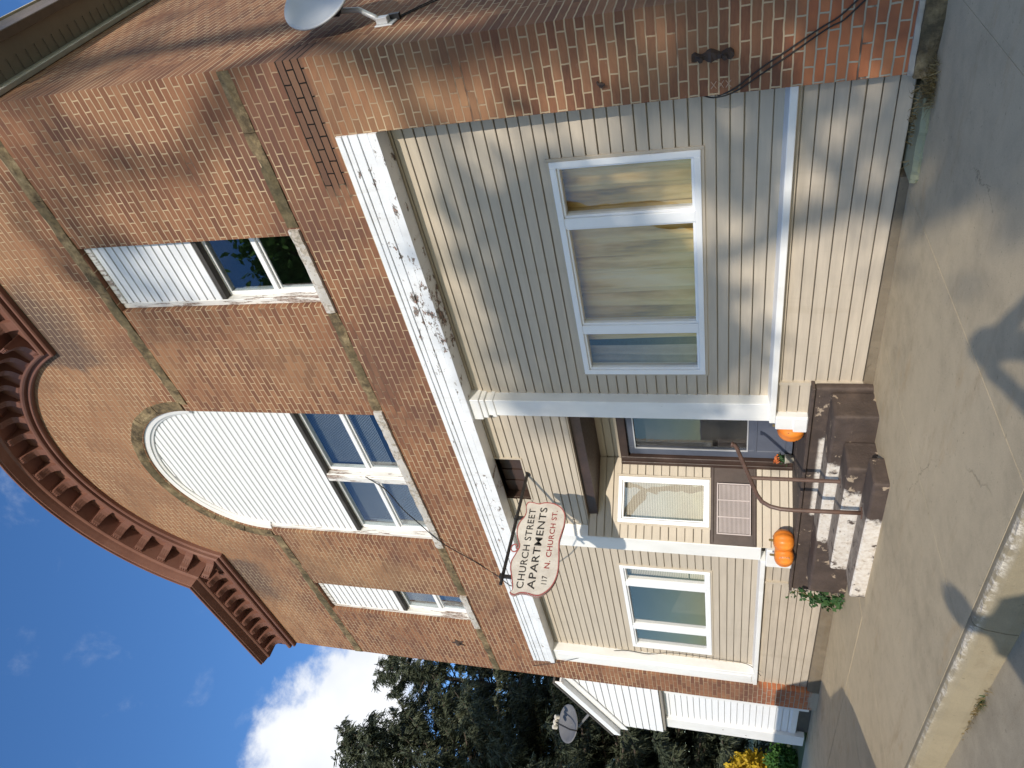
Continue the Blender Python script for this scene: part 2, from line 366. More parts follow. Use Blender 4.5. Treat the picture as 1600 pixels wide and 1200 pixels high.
c = t.ramp(n, [(.3, (.52,.47,.41)), (.6, (.68,.64,.57)), (.8, (.74,.71,.65))]); c = t.mix(t.math('MULTIPLY', t.step(n2, .62, .7), .4), c, (.40,.33,.26)); c = t.mix(t.math('MULTIPLY', t.step(t.noise(2.5, 4), .5, .7), .35), c, (.55,.40,.34))
t.bsdf(c, .5, t.bump(n2, .08, .002)); M['sign'] = t.m
def ink(name, c):
    t = NT(name); n = t.noise(45, 6, .75); col = t.mix(t.step(n, .60, .70), c, (.58,.53,.47)); t.bsdf(col, .6); return t.m
M['letter'] = ink('worn_black_letters', (.030,.028,.026)); M['letter_red'] = ink('worn_red_letters', (.30,.045,.04)); M['redline'] = ink('worn_red_border', (.36,.10,.09))
M['maple'] = leaf_mat('maple_leaves', ((.05,.11,.03), (.09,.19,.05), (.14,.27,.08)), .65)
M['bark'] = plain('bark', (.085,.065,.05), .95, .4, 9, .6)
M['spruce'] = leaf_mat('spruce_needles', ((.030,.040,.026), (.066,.080,.048), (.13,.14,.085)), .08)
M['leaf'] = leaf_mat('street_tree_leaves', ((.05,.08,.02), (.10,.13,.035), (.19,.17,.05)), .3)
M['yellow'] = leaf_mat('yellow_leaves', ((.34,.22,.02), (.60,.42,.03), (.72,.55,.07)), .3)
M['ivy'] = leaf_mat('ivy_leaves', ((.018,.05,.015), (.035,.09,.028), (.07,.14,.04)), .2)
M['dryweed'] = leaf_mat('dry_grass', ((.16,.11,.045), (.27,.20,.09), (.38,.31,.15)), .2)
M['hedge'] = leaf_mat('hedge_leaves', ((.02,.06,.012), (.045,.12,.02), (.08,.18,.035)), .2)
t = NT('ground_turf'); c = t.ramp(t.noise(.8, 6, .65), [(.3, (.05,.075,.022)), (.55, (.085,.11,.035)), (.75, (.15,.14,.06))]); t.bsdf(c, .95, t.bump(t.noise(30, 4), .6, .03)); M['turf'] = t.m
M['cable'] = plain('black_cable', (.022,.018,.016), .6, .2)

# ------------------------------------------------------------------ siding
def siding(mb, x0, x1, z0, z1, P, exp=.1016, ref=0.0, lap=.013, clip=None, m=0):
    """lapped clapboards; P(s, d, z) maps along, outward, up"""
    k0 = math.floor((z0 - ref)/exp); k1 = math.ceil((z1 - ref)/exp)
    for k in range(k0, k1):
        a = ref + k*exp; b = a + exp
        prof = [(lap-.004, a), (lap, a + .004), (.005, b - .0085), (-.022, b - .0075), (-.022, b)]
        pr = []
        for d, z in prof: pr.append((d, min(max(z, z0), z1)))
        if pr[0][1] >= pr[-1][1] - 1e-5: continue
        X0, X1 = (x0, x1) if not clip else clip((a+b)/2)
        if X1 - X0 < .02: continue
        n = max(1, int((X1 - X0)/.6)); ph = k*1.7
        rows = []
        for i in range(n + 1):
            s = X0 + (X1-X0)*i/n; w = .0016*math.sin(s*2.1 + ph)
            rows.append([P(s, d, z + w if 0 < j < 4 else z) for j, (d, z) in enumerate(pr)])
        mb.sweep(rows, closed=False, caps=False, m=m)
    # backing board
    def q(s, z): return P(s, -.024, z)
    if not clip: mb.add([q(x0,z0), q(x1,z0), q(x1,z1), q(x0,z1)], [(0,1,2,3)], m)
def FP(y): return lambda s, d, z: (s, y - d, z)
def around(mb, X0, X1, Z0, Z1, hole, P, **k):
    x0, x1, z0, z1 = hole
    siding(mb, X0, x0, Z0, Z1, P, **k); siding(mb, x1, X1, Z0, Z1, P, **k)
    siding(mb, x0, x1, Z0, z0, P, **k); siding(mb, x0, x1, z1, Z1, P, **k)

# ------------------------------------------------------------------ brick building
B = thing('brick_building', (-6.77, 5.2, -1.36), 'two-storey red brick apartment house with beige shopfront siding and curved brown cornice', 'building')
ARC, AZ, AR = -6.815, 6.75, 1.315          # arch window centre, spring, radius
CX, CZ, CR = -6.72, 7.24, 2.40             # cornice arch
XL, XR = -12.07, -1.477
def kink(r):                                # where the cornice arch meets the level run, offset r
    R_ = CR + r; dz = 8.12 + r - CZ
    return math.sqrt(R_*R_ - dz*dz), math.asin(dz/R_)
dx, th = kink(.42)
top = [(XR, -1.5), (XR, 8.54), (CX + dx, 8.54)] + [(CX + (CR+.42)*math.cos(th + (math.pi-2*th)*i/40), CZ + (CR+.42)*math.sin(th + (math.pi-2*th)*i/40)) for i in range(1, 40)] + [(CX - dx, 8.54), (XL, 8.54), (XL, -1.5), (-11.47, -1.5), (-11.47, 3.16), (-2.12, 3.16), (-2.12, -1.5)]
h1 = [(-3.87, 3.94), (-3.87, 6.64), (-3.03, 6.64), (-3.03, 3.94)]
h2 = [(-10.47, 3.94), (-10.47, 6.64), (-9.63, 6.64), (-9.63, 3.94)]
h3 = [(-8.13, 3.94)] + [(ARC - AR*math.cos(math.pi*i/36), AZ + AR*math.sin(math.pi*i/36)) for i in range(37)] + [(-5.5, 3.94)]
mb = MB(); mb.prism([top, h1, h2, h3], lambda a, b: (a, YF, b), lambda a, b: (a, YF + .36, b))
obj('front_wall', mb, M['brick'], B, bevel=.022, seg=2, angle=60)
mb = MB(); mb.box(XR - .3, XR, YF + .36, 17.0, -1.5, 6.9)
obj('side_wall', mb, M['brick_side'], B)
mb = MB(); mb.box(XL, XL + .3, YF + .36, 17.0, -1.5, 8.2); obj('side_wall', mb, M['brick_side'], B)
mb = MB(); mb.box(XL + .3, XR - .3, 16.7, 17.0, -1.5, 6.9); obj('rear_wall', mb, M['brick_side'], B)
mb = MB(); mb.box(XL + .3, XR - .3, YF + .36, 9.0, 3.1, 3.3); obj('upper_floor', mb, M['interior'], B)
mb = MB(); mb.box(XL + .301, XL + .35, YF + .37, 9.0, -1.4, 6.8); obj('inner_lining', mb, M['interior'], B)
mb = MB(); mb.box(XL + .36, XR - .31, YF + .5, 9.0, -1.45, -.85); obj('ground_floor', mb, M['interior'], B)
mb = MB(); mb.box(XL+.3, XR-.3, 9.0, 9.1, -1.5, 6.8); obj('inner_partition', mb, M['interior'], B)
mb = MB(); mb.hexa([(XL, YF+.34, 6.85), (XR+.02, YF+.34, 6.78), (XR+.02, 17.1, 8.25), (XL, 17.1, 8.25), (XL, YF+.34, 7.0), (XR+.02, YF+.34, 6.95), (XR+.02, 17.1, 8.4), (XL, 17.1, 8.4)])
obj('roof', mb, M['roof'], B)
# side eave: frieze, vented soffit with ribs, gutter (climbs gently to the back)
sl = lambda y: .125*(y - 5.36)
y0, y1 = YF + .06, 17.0
def eav(mb, x0, x1, z0, z1, ya=y0, yb=y1):
    mb.hexa([(x0,ya,z0+sl(ya)),(x1,ya,z0+sl(ya)),(x1,yb,z0+sl(yb)),(x0,yb,z0+sl(yb)),(x0,ya,z1+sl(ya)),(x1,ya,z1+sl(ya)),(x1,yb,z1+sl(yb)),(x0,yb,z1+sl(yb))])
ev = MB(); eav(ev, XR + .004, XR + .055, 6.50, 6.66); e = obj('eave', ev, M['fascia'], B, bevel=.006)
sf = MB(); eav(sf, XR + .055, XR + .36, 6.625, 6.68)
yy = y0 + .1
while yy < 16.5: eav(sf, XR + .06, XR + .20, 6.612, 6.626, yy, yy + .012); yy += .15
obj('soffit', sf, M['soffit'], e)
gt = MB()
prof = [(XR+.34, 6.60), (XR+.345, 6.57), (XR+.43, 6.57), (XR+.445, 6.64), (XR+.47, 6.70), (XR+.47, 6.72), (XR+.34, 6.72)]
gt.sweep([[(px, ya, pz + sl(ya)) for px, pz in prof] for ya in (y0, y1)], closed=True)
obj('gutter', gt, M['gutter'], e, bevel=.005)
gt = MB(); eav(gt, XR+.455, XR+.49, 6.722, 6.75); obj('drip_edge', gt, M['drip'], e)

# stone courses
def course(name, segs, z0, z1):
    for a, b in segs:
        x = a; mb = MB()
        while x < b - .02:
            w = min(random.uniform(.75, 1.25), b - x)
            if b - x - w < .3: w = b - x
            n = max(3, int(w/.07)); rows = []
            for i in range(n + 1):
                s = x + .003 + (w - .006)*i/n; j = lambda k: (noise.noise(Vector((s*5, k*3.7, z0)))*.016 + noise.noise(Vector((s*17, k*3.7, z0)))*.008)
                rows.append([(s, YF + .02, z0), (s, YF - .006 + j(1), z0 + .004 + j(2)*.6), (s, YF - .014 + j(3), (z0+z1)/2), (s, YF - .006 + j(4), z1 - .004 + j(5)*.6), (s, YF + .02, z1)])
            mb.sweep(rows, closed=True); x += w
        obj(name, mb, M['stone'], B)
course('sill_course', [(XL+.01, -10.56), (-9.54, -8.22), (-5.41, -3.96), (-2.94, XR-.005)], 3.885, 4.015)
course('lintel_course', [(XL+.01, -8.26), (-5.37, XR-.005)], 6.645, 6.80)
mb = MB()
for k in range(9):
    t0 = math.pi*(k/9) + .006; t1 = math.pi*((k+1)/9) - .006
    rows = []
    for i in range(9):
        t_ = t0 + (t1-t0)*i/8; ca, sa = math.cos(t_), math.sin(t_)
        j = noise.noise(Vector((t_*6, 1, 2)))*.008
        rows.append([(ARC + r*ca, y, AZ + .0 + r*sa) for r, y in ((AR+.012, YF+.02), (AR+.012, YF-.006), (AR+.06, YF-.02+j), (AR+.165+j, YF-.016), (AR+.185+j, YF+.02))])
    mb.sweep(rows, closed=True)
obj('arch_stone', mb, M['stone'], B)

# cornice (swept round the arch)
PR = [(0,-.02),(0,.055),(.012,.07),(.035,.075),(.040,.045),(.072,.045),(.076,.10),(.095,.115),(.12,.12),(.122,.055),(.44,.055),(.44,.33),(.452,.345),(.475,.36),(.487,.40),(.515,.475),(.535,.485),(.535,.51),(.565,.51),(.58,.45),(.585,-.02)]
mb = MB()
def crow(x, r0=0): return [(x, YF - d, 8.12 + r) for r, d in PR]
rows = [crow(XL - .02), [(CX - kink(r)[0], YF - d, 8.12 + r) for r, d in PR]]
for i in range(1, 60):
    row = []
    for r, d in PR:
        _, th = kink(r); a = (math.pi - th) - (math.pi - 2*th)*i/60
        row.append((CX + (CR+r)*math.cos(a), YF - d, CZ + (CR+r)*math.sin(a)))
    rows.append(row)
rows += [[(CX + kink(r)[0], YF - d, 8.12 + r) for r, d in PR], crow(XR + .02)]
mb.sweep(rows, closed=True)
CO = obj('cornice', mb, M['cornice'], B)
# scrolled bracket; local x along, y forward(-), z up
bp = [(.128,.055),(.128,.085),(.16,.10),(.21,.105),(.27,.12),(.32,.155),(.355,.215),(.372,.275),(.385,.295),(.40,.30),(.439,.30),(.439,.055)]
br = MB(); w = .062
br.sweep([[(s*w, -d, r) for r, d in bp] for s in (-1, 1)], closed=True)
for fx in (-.038, 0, .038):                                      # flutes on the upper face
    br.sweep([[(fx + s*.011, -d, r) for r, d in ((.29,.12),(.325,.17),(.362,.235),(.378,.285),(.392,.312),(.432,.312),(.432,.25),(.33,.11))] for s in (-1, 1)], closed=True)
br.box(-.078, .078, -.315, -.06, .425, .4395)
bme = None; off = Vector((-6.77, 5.2, -1.36))
def put_bracket(x, z, rot):
    global bme
    if bme is None:
        o = bpy.data.objects.new('bracket', bpy.data.meshes.new('bracket')); bme = o.data
        bme.from_pydata(br.v, [], br.f); bme.materials.append(M['cornice'])
        bm = bmesh.new(); bm.from_mesh(bme); bmesh.ops.recalc_face_normals(bm, faces=bm.faces); bm.to_mesh(bme); bm.free()
    else: o = bpy.data.objects.new('bracket', bme)
    COL.objects.link(o); o.parent = CO; o.location = Vector((x, YF, z)) - off; o.rotation_euler = (0, rot, 0)
    LOC[o.name] = off
for k in range(8): put_bracket(-11.86 + k*.335, 8.12, 0)
for k in range(8): put_bracket(-1.62 - k*.335, 8.12, 0)
for k in range(-8, 9):
    a = k*R(8.05); rr = CR
    put_bracket(CX + rr*math.sin(a), CZ + rr*math.cos(a), a)

# ------------------------------------------------------------------ upper windows
def sash_window(x0, x1, z0, z1, y, zm, label=None, glass='glass_up'):
    """double-hung window: frame mesh, two panes; y front of the upper sash"""
    f = MB(); w = .045
    f.box(x0, x0+w, y, y+.07, z0, z1); f.box(x1-w, x1, y, y+.07, z0, z1); f.box(x0+w, x1-w, y, y+.07, z1-w, z1); f.box(x0+w, x1-w, y, y+.07, z0, z0+w)
    f.box(x0+w, x1-w, y+.004, y+.03, zm-.03, zm+.03); f.box(x0+w, x1-w, y+.034, y+.06, zm-.055, zm-.0)
    o = obj('window', f, M['frame'], B, bevel=.004)
    if label: o['label'] = label
    g = MB(); g.box(x0+w, x1-w, y+.014, y+.018, zm+.03, z1-w); obj('pane', g, M[glass], o)
    g = MB(); g.box(x0+w, x1-w, y+.044, y+.048, z0+w, zm-.055); obj('pane', g, M[glass], o)
    return o
def sill_stone(x0, x1, name='sill'):
    n = int((x1-x0)/.05); rows = []
    for i in range(n+1):
        s = x0 + (x1-x0)*i/n; j = lambda k: noise.noise(Vector((s*9, k*5.1, 3)))*.008
        rows.append([(s, YF+.2, 3.895), (s, YF-.03+j(1), 3.895+j(2)), (s, YF-.042+j(3), 3.95), (s, YF-.035+j(4), 4.0+j(5)), (s, YF+.2, 4.035)])
    mb = MB(); mb.sweep(rows, closed=True); return mb
for nm, x0, x1 in (('right', -3.87, -3.03), ('left', -10.47, -9.63)):
    o = sash_window(x0+.075, x1-.03, 4.03, 5.21, 5.345, 4.60)
    obj('sill', sill_stone(x0-.07, x1+.07), M['sill'], o)
    for q in ((x0+.002, x0+.075, YF+.06, 5.50, 4.03, 6.64), (x1-.03, x1-.002, YF+.06, 5.50, 4.03, 6.64), (x0+.076, x1-.031, YF+.05, 5.5, 6.56, 6.638)):
        c = MB(); c.box(*q); obj('casing', c, M['wood'], o, bevel=.006)
    p = MB(); siding(p, x0+.075, x1-.03, 5.26, 6.56, FP(5.275), ref=5.26, lap=.012); p.box(x0+.076, x1-.031, 5.29, 5.36, 5.225, 6.55)
    obj('siding_panel', p, M['vinyl'], B)
    d = MB(); d.box(x0+.076, x1-.031, 5.268, 5.345, 5.205, 5.258); obj('gap_shade_strip', d, M['dark'], B)  # dark strip painted in as the shadow under the projecting siding
wl = sash_window(-8.06, -6.885, 4.03, 5.21, 5.335, 4.60); wr = sash_window(-6.735, -5.54, 4.03, 5.21, 5.335, 4.60)
obj('sill', sill_stone(-8.21, -5.42), M['sill'], wr)
mu = MB(); mu.box(-6.885, -6.735, 5.25, 5.45, 4.03, 5.22); mu.box(-6.86, -6.76, 5.235, 5.26, 4.03, 5.22)
obj('mullion', mu, M['wood'], B, bevel=.006)
for a, b in ((-8.128, -8.06), (-5.54, -5.502)):
    mu = MB(); mu.box(a, b, YF+.05, 5.5, 4.03, 6.75); obj('casing', mu, M['wood'], B, bevel=.006)
p = MB(); HR = AR - .10
def clipf(z):
    if z <= AZ: return (-8.06, -5.54)
    q = HR*HR - (z-AZ)**2
    return (ARC - math.sqrt(q) - .02, ARC + math.sqrt(q) + .02) if q > .002 else (0, 0)
siding(p, -8.06, -5.54, 5.26, AZ + HR, FP(5.29), ref=5.26, lap=.012, clip=clipf)
for k in range(40):
    a = math.pi*k/40; b = math.pi*(k+1)/40
    p.add([(ARC, 5.305, AZ), (ARC + (HR+.02)*math.cos(a), 5.305, AZ + (HR+.02)*math.sin(a)), (ARC + (HR+.02)*math.cos(b), 5.305, AZ + (HR+.02)*math.sin(b))], [(0,1,2)])
p.box(-8.055, -5.545, 5.303, 5.36, 5.225, 6.75)
obj('siding_panel', p, M['vinyl'], B)
a_ = MB()
for r0, r1, ya in ((AR-.075, AR-.003, 5.235), (AR-.115, AR-.076, 5.262)):
    rows = []
    for i in range(49):
        t_ = math.pi*i/48; ca, sa = math.cos(t_), math.sin(t_)
        rows.append([(ARC + r0*ca, ya, AZ + r0*sa), (ARC + r1*ca, ya - .012, AZ + r1*sa), (ARC + r1*ca, 5.4, AZ + r1*sa), (ARC + r0*ca, 5.4, AZ + r0*sa)])
    a_.sweep(rows, closed=True)
obj('arch_casing', a_, M['white'], B)
d = MB(); d.box(-8.058, -5.542, 5.262, 5.335, 5.205, 5.258); obj('gap_shade_strip', d, M['dark'], B)  # same painted shadow strip below the arched panel

# ------------------------------------------------------------------ shopfront
# beam of stepped boards
bz = [(2.775,2.862,.030), (2.862,2.955,.012), (2.955,3.045,.016), (3.045,3.10,.020), (3.10,3.16,.026)]
mb = MB()
for i, (a, b, d) in enumerate(bz):
    n = 60; rows = []
    for k in range(n+1):
        s = -11.47 + (9.35)*k/n; w = .0018*math.sin(k*1.3 + i*2)
        rows.append([(s, YF+.17, a), (s, YF - d + w, a + .003), (s, YF - d + w, b - .008), (s, YF - d + .009, b - .004), (s, YF+.17, b - .002)])
    mb.sweep(rows, closed=True)
obj('storefront_beam', mb, M['beam'], B)
mb = MB(); mb.box(-11.47, -2.12, YF+.0, YS+.012, 2.783, 2.80); obj('beam_soffit', mb, M['soffit'] if False else M['beige'], B)
WR = (-4.98, -2.60, .22, 1.44); WL = (-10.93, -8.60, .22, 1.44)
mb = MB(); around(mb, -5.36, -2.10, -.40, 2.783, WR, FP(YS), ref=-.40)
obj('siding', mb, M['beige'], B); mb = MB()
around(mb, -11.40, -7.93, -.40, 2.783, WL, FP(YS), ref=-.40)
obj('siding', mb, M['beige'], B); mb = MB()
siding(mb, -7.82, -7.22, 1.76, 2.783, FP(YS), ref=-.40)
siding(mb, -7.22, -6.42, 1.76, 2.44, FP(YS), ref=-.40); siding(mb, -6.42, -5.36, 1.76, 2.783, FP(YS), ref=-.40)
mb.box(-7.82, -5.36, YS-.002, YS+.05, 1.742, 1.758)
obj('siding', mb, M['beige'], B)
# opened box in the siding under the beam
mb = MB()
mb.box(-7.22, -6.42, YS+.16, YS+.18, 2.44, 2.79); mb.box(-7.235, -7.222, YS, YS+.16, 2.44, 2.79); mb.box(-6.422, -6.41, YS, YS+.16, 2.44, 2.79); mb.box(-7.22, -6.42, YS, YS+.16, 2.428, 2.442)
for k in range(7): mb.box(-7.21 + k*.11, -7.112 + k*.11, YS+.13 - .012*(k % 2), YS+.16, 2.445, 2.785)
pk = obj('wall_recess', mb, M['brown'], B)
mb = MB(); mb.box(-6.42, -6.40, YS-.02, YS+.0, 2.44, 2.783); mb.box(-6.42, -6.40, YS-.02, YS+.0, 2.42, 2.44); mb.box(-7.22, -6.42, YS-.02, YS+.0, 2.42, 2.44)
obj('recess_trim', mb, M['beige'], pk)
# bulkhead, sills
YB = 5.30
mb = MB(); siding(mb, -5.0, -2.10, -1.195, -.45, FP(YB), ref=-1.195); siding(mb, -5.44, -5.0, -.755, -.45, FP(YB+.004), ref=-.755)
obj('bulkhead', mb, M['beige_lo'], B); mb = MB()
siding(mb, -11.56, -8.56, -1.175, -.45, FP(YB), ref=-1.175); siding(mb, -8.56, -8.08, -.755, -.45, FP(YB+.004), ref=-.755)
bk = obj('bulkhead', mb, M['beige_lo'], B)
for a, z in ((-5.03, -1.2), (-8.585, -1.18)):
    mb = MB(); mb.box(a, a+.035, YB-.03, YB+.01, z, -.45); obj('corner_trim', mb, M['beige'], bk)
for a, b in ((-5.52, -2.105), (-11.62, -8.02)):
    mb = MB(); mb.hexa([(a,5.225,-.452),(b,5.225,-.452),(b,YS+.0,-.452),(a,YS,-.452),(a,5.225,-.395),(b,5.225,-.395),(b,YS,-.372),(a,YS,-.372)])
    obj('sill_board', mb, M['post'], B, bevel=.005)
# posts
def post(x0, x1, z0, z1, y=5.25, yb=5.46):
    m = MB(); m.box(x0, x1, y, yb, z0, z1)
    return m
mb = post(-5.515, -5.275, -.395, 2.783)
for k, (e, a, b) in enumerate(((.012,2.50,2.55),(.02,2.60,2.66),(.035,2.66,2.783))): mb.box(-5.515-e, -5.275+e, 5.25-e, 5.47, a, b - (.001 if k == 2 else 0))
obj('post', mb, M['post'], B, bevel=.006)
mb = MB(); mb.box(-5.60, -5.42, 5.215, 5.44, -.755, -.453); mb.box(-5.62, -5.425, 5.20, 5.445, -.75, -.62); obj('post_base', mb, M['white'], B, bevel=.008)
mb = MB(); mb.hexa([(-8.03,5.25,-.395),(-7.775,5.25,-.395),(-7.70,5.40,-.395),(-7.95,5.46,-.395),(-8.03,5.25,2.783),(-7.775,5.25,2.783),(-7.70,5.40,2.783),(-7.95,5.46,2.783)])
obj('post', mb, M['post'], B, bevel=.006)
mb = MB(); mb.box(-8.09, -7.74, 5.20, 5.42, -.755, -.453); mb.box(-8.07, -7.90, 5.185, 5.21, -.75, -.60); obj('post_base', mb, M['white'], B, bevel=.01)
mb = post(-11.47, -11.12, -.395, 2.783, 5.235); mb.box(-11.40, -11.19, 5.222, 5.24, -.37, 2.70); obj('post', mb, M['post'], B, bevel=.006)

def pane_window(hole, mulls, P, D, name='window', label=None, w=.055, mw=.10):
    """fixed window; P(s,d,z) maps; mulls: list of mullion centre s"""
    x0, x1, z0, z1 = hole; f = MB()
    def bx(a, b, d0, d1, c, e):
        f.hexa([P(a,d1,c),P(b,d1,c),P(b,d0,c),P(a,d0,c),P(a,d1,e),P(b,d1,e),P(b,d0,e),P(a,d0,e)])
    bx(x0, x0+w, -.08, D, z0, z1); bx(x1-w, x1, -.08, D, z0, z1); bx(x0+w, x1-w, -.08, D, z1-w, z1); bx(x0+w, x1-w, -.08, D, z0, z0+w)
    edges = [x0+w]
    for s in mulls:
        bx(s-mw/2, s+mw/2, -.08, D-.003, z0+w, z1-w); edges += [s-mw/2, s+mw/2]
    edges.append(x1-w)
    for i in range(0, len(edges), 2):                       # inner sash rims
        a, b = edges[i], edges[i+1]; r = .022
        bx(a, a+r, -.08, D-.022, z0+w, z1-w); bx(b-r, b, -.08, D-.022, z0+w, z1-w); bx(a+r, b-r, -.08, D-.022, z1-w-r, z1-w); bx(a+r, b-r, -.08, D-.022, z0+w, z0+w+r)
    o = obj(name, f, M['frame'], B, bevel=.004)
    if label: o['label'] = label
    for i in range(0, len(edges), 2):
        a, b = edges[i]+.022, edges[i+1]-.022; g = MB()
        g.hexa([P(a,-.032,z0+w),P(b,-.032,z0+w),P(b,-.037,z0+w),P(a,-.037,z0+w),P(a,-.032,z1-w),P(b,-.032,z1-w),P(b,-.037,z1-w),P(a,-.037,z1-w)])
        obj('pane', g, M['glass'], o)
    t_ = MB()                                             # beige J-trim
    e = .028
    for a, b, c, d in ((x0-e, x0, z0-e, z1+e), (x1, x1+e, z0-e, z1+e), (x0, x1, z1, z1+e), (x0, x1, z0-e, z0)):
        t_.hexa([P(a,.018,c),P(b,.018,c),P(b,-.02,c),P(a,-.02,c),P(a,.018,d),P(b,.018,d),P(b,-.02,d),P(a,-.02,d)])
    obj('window_trim', t_, M['beige'], o, bevel=.004)
    return o
PF = FP(YS)
pane_window(WR, (-4.385, -3.185), PF, .028)
pane_window(WL, (-10.30, -9.06), PF, .028)

# ------------------------------------------------------------------ porch recess
P0 = Vector((-7.65, 5.30)); T = Vector((.577, .817)).normalized(); NN = Vector((T.y, -T.x))
def SP(s, d, z): q = P0 + T*s + NN*d; return (q.x, q.y, z)
mb = MB(); W3 = (.10, .69, .22, 1.36)
around(mb, -.10, .93, .21, 1.74, W3, SP, ref=-.40, exp=.1016); siding(mb, -.10, .93, -.75, -.34, SP, ref=-.40)
obj('porch_siding', mb, M['beige'], B); mb = MB()
siding(mb, -7.13, -5.40, 1.33, 1.74, FP(6.08), ref=-.40)
obj('porch_siding', mb, M['beige'], B)
mb = MB(); mb.hexa([SP(-.10,.012,-.34),SP(.95,.012,-.34),SP(.95,-.02,-.34),SP(-.10,-.02,-.34),SP(-.10,.012,.21),SP(.95,.012,.21),SP(.95,-.02,.21),SP(-.10,-.02,.21)])
for z in (-.33, .17): mb.hexa([SP(-.08,.028,z),SP(.93,.028,z),SP(.93,.013,z),SP(-.08,.013,z),SP(-.08,.028,z+.035),SP(.93,.028,z+.035),SP(.93,.013,z+.035),SP(-.08,.013,z+.035)])
obj('panel_board', mb, M['brown'], B, bevel=.004)
pane_window(W3, (), SP, .026, w=.05)
mb = MB(); mb.prism([[(-7.9,5.445),(-5.36,5.445),(-5.36,6.2),(-7.2,6.2)]], lambda a,b:(a,b,1.615), lambda a,b:(a,b,1.80)); obj('porch_ceiling', mb, M['brown'], B)  # dark brown stands in for recess shade; hung low to deepen its shadow
mb = MB(); mb.box(-5.44, -5.36, 5.42, 6.10, -.75, 1.742); obj('porch_side_wall', mb, M['beige'], B)
# door
fr = MB(); fr.box(-7.16, -7.02, 5.995, 6.14, -.75, 1.33); fr.box(-7.02, -5.72, 5.995, 6.14, 1.23, 1.33); fr.box(-5.72, -5.44, 5.995, 6.14, -.75, 1.33)
fr.box(-7.15, -7.09, 5.975, 6.0, -.75, 1.33)
obj('door_frame', fr, M['brown'], B, bevel=.006)
dr = MB(); X0, X1, g0, g1, h0, h1 = -7.015, -6.11, -6.885, -6.24, -.215, 1.13
for a, b, c, d in ((X0, g0, -.735, 1.225), (g1, X1, -.735, 1.225), (g0, g1, h1, 1.225), (g0, g1, -.735, h0)): dr.box(a, b, 6.05, 6.095, c, d)
dr.box(X0+.10, X1-.10, 6.042, 6.052, -.66, -.60); dr.box(X0+.10, X0+.13, 6.042, 6.052, -.60, -.33); dr.box(X1-.13, X1-.10, 6.042, 6.052, -.60, -.33); dr.box(X0+.10, X1-.10, 6.042, 6.052, -.33, -.30)
D_ = obj('door', dr, M['door'], B, bevel=.004)
g = MB(); g.box(g0, g1, 6.07, 6.076, h0, h1); obj('pane', g, M['glass'], D_)
g = MB()
for a, b, c, d in ((g0-.014, g0, h0-.014, h1+.014), (g1, g1+.014, h0-.014, h1+.014), (g0, g1, h1, h1+.014), (g0, g1, h0-.014, h0)): g.box(a, b, 6.04, 6.06, c, d)
obj('pane_trim', g, M['galv'], D_)
g = MB(); g.lathe([(0,0),(.028,.0),(.03,.01),(.012,.02),(.012,.05),(.03,.06),(.033,.08),(.02,.098),(0,.1)], (-6.175, 6.05, -.27), Vector((0,-1,0)), 14); obj('door_knob', g, M['galv'], D_, smooth=True)
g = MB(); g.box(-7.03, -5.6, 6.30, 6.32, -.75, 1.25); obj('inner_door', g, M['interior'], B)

# foundation
def rough_box(mb, x0, x1, y0, y1, z0, z1, amp=.015, step=.07, seed=0):
    nx = max(2, int((x1-x0)/step)); nz = max(2, int((z1-z0)/step)); V = []; F = []
    for i in range(nx+1):
        for k in range(nz+1):
            x = x0+(x1-x0)*i/nx; z = z0+(z1-z0)*k/nz
            d = noise.noise(Vector((x*6+seed, z*6, seed)))*amp + noise.noise(Vector((x*19, z*19, seed)))*amp*.4
            e = .012 if i in (0, nx) or k in (0, nz) else 0
            V.append((x, y0 + d + e, z))
    for i in range(nx):
        for k in range(nz):
            a = i*(nz+1)+k; F.append((a, a+nz+1, a+nz+2, a+1))
    n = len(V); V += [(x0,y1,z0),(x1,y1,z0),(x1,y1,z1),(x0,y1,z1)]
    c = [0, nx*(nz+1), nx*(nz+1)+nz, nz]
    top_ = [i*(nz+1)+nz for i in range(nx+1)]; bot = [i*(nz+1) for i in range(nx+1)]
    F += [tuple(top_ + [n+2, n+3]), tuple(bot[::-1] + [n, n+1]), tuple(list(range(0, nz+1)) + [n+3, n]), tuple(list(range(c[1], c[1]+nz+1)) + [n+2, n+1])]
    mb.add(V, F)
mb = MB(); rough_box(mb, -2.13, -1.40, 5.13, 5.6, -1.6, -1.14, .03, .05, 3); obj('foundation_stone', mb, M['stone'], B)
mb = MB(); rough_box(mb, -2.84, -2.24, 5.06, 5.5, -1.6, -1.215, .05, .03, 9); obj('foundation_stone', mb, M['greenstone'], B)
mb = MB(); rough_box(mb, -5.05, -2.9, 5.255, 5.5, -1.6, -1.20, .01, .07, 5); obj('foundation', mb, M['found'], B)
mb = MB(); rough_box(mb, -12.12, -8.0, 5.22, 5.5, -1.6, -1.18, .012, .07, 8); obj('foundation', mb, M['found'], B)
mb = MB(); mb.box(XR-.02, XR+.06, 5.6, 17, -1.6, -1.15); obj('foundation', mb, M['found'], B)
mb = MB(); rough_box(mb, -2.125, -1.44, 5.168, 5.3, -1.20, -1.11, .035, .022, 2); obj('cement_parge', mb, plain('grey_parge', (.40,.36,.30), .9, .15, 9, .4), B)

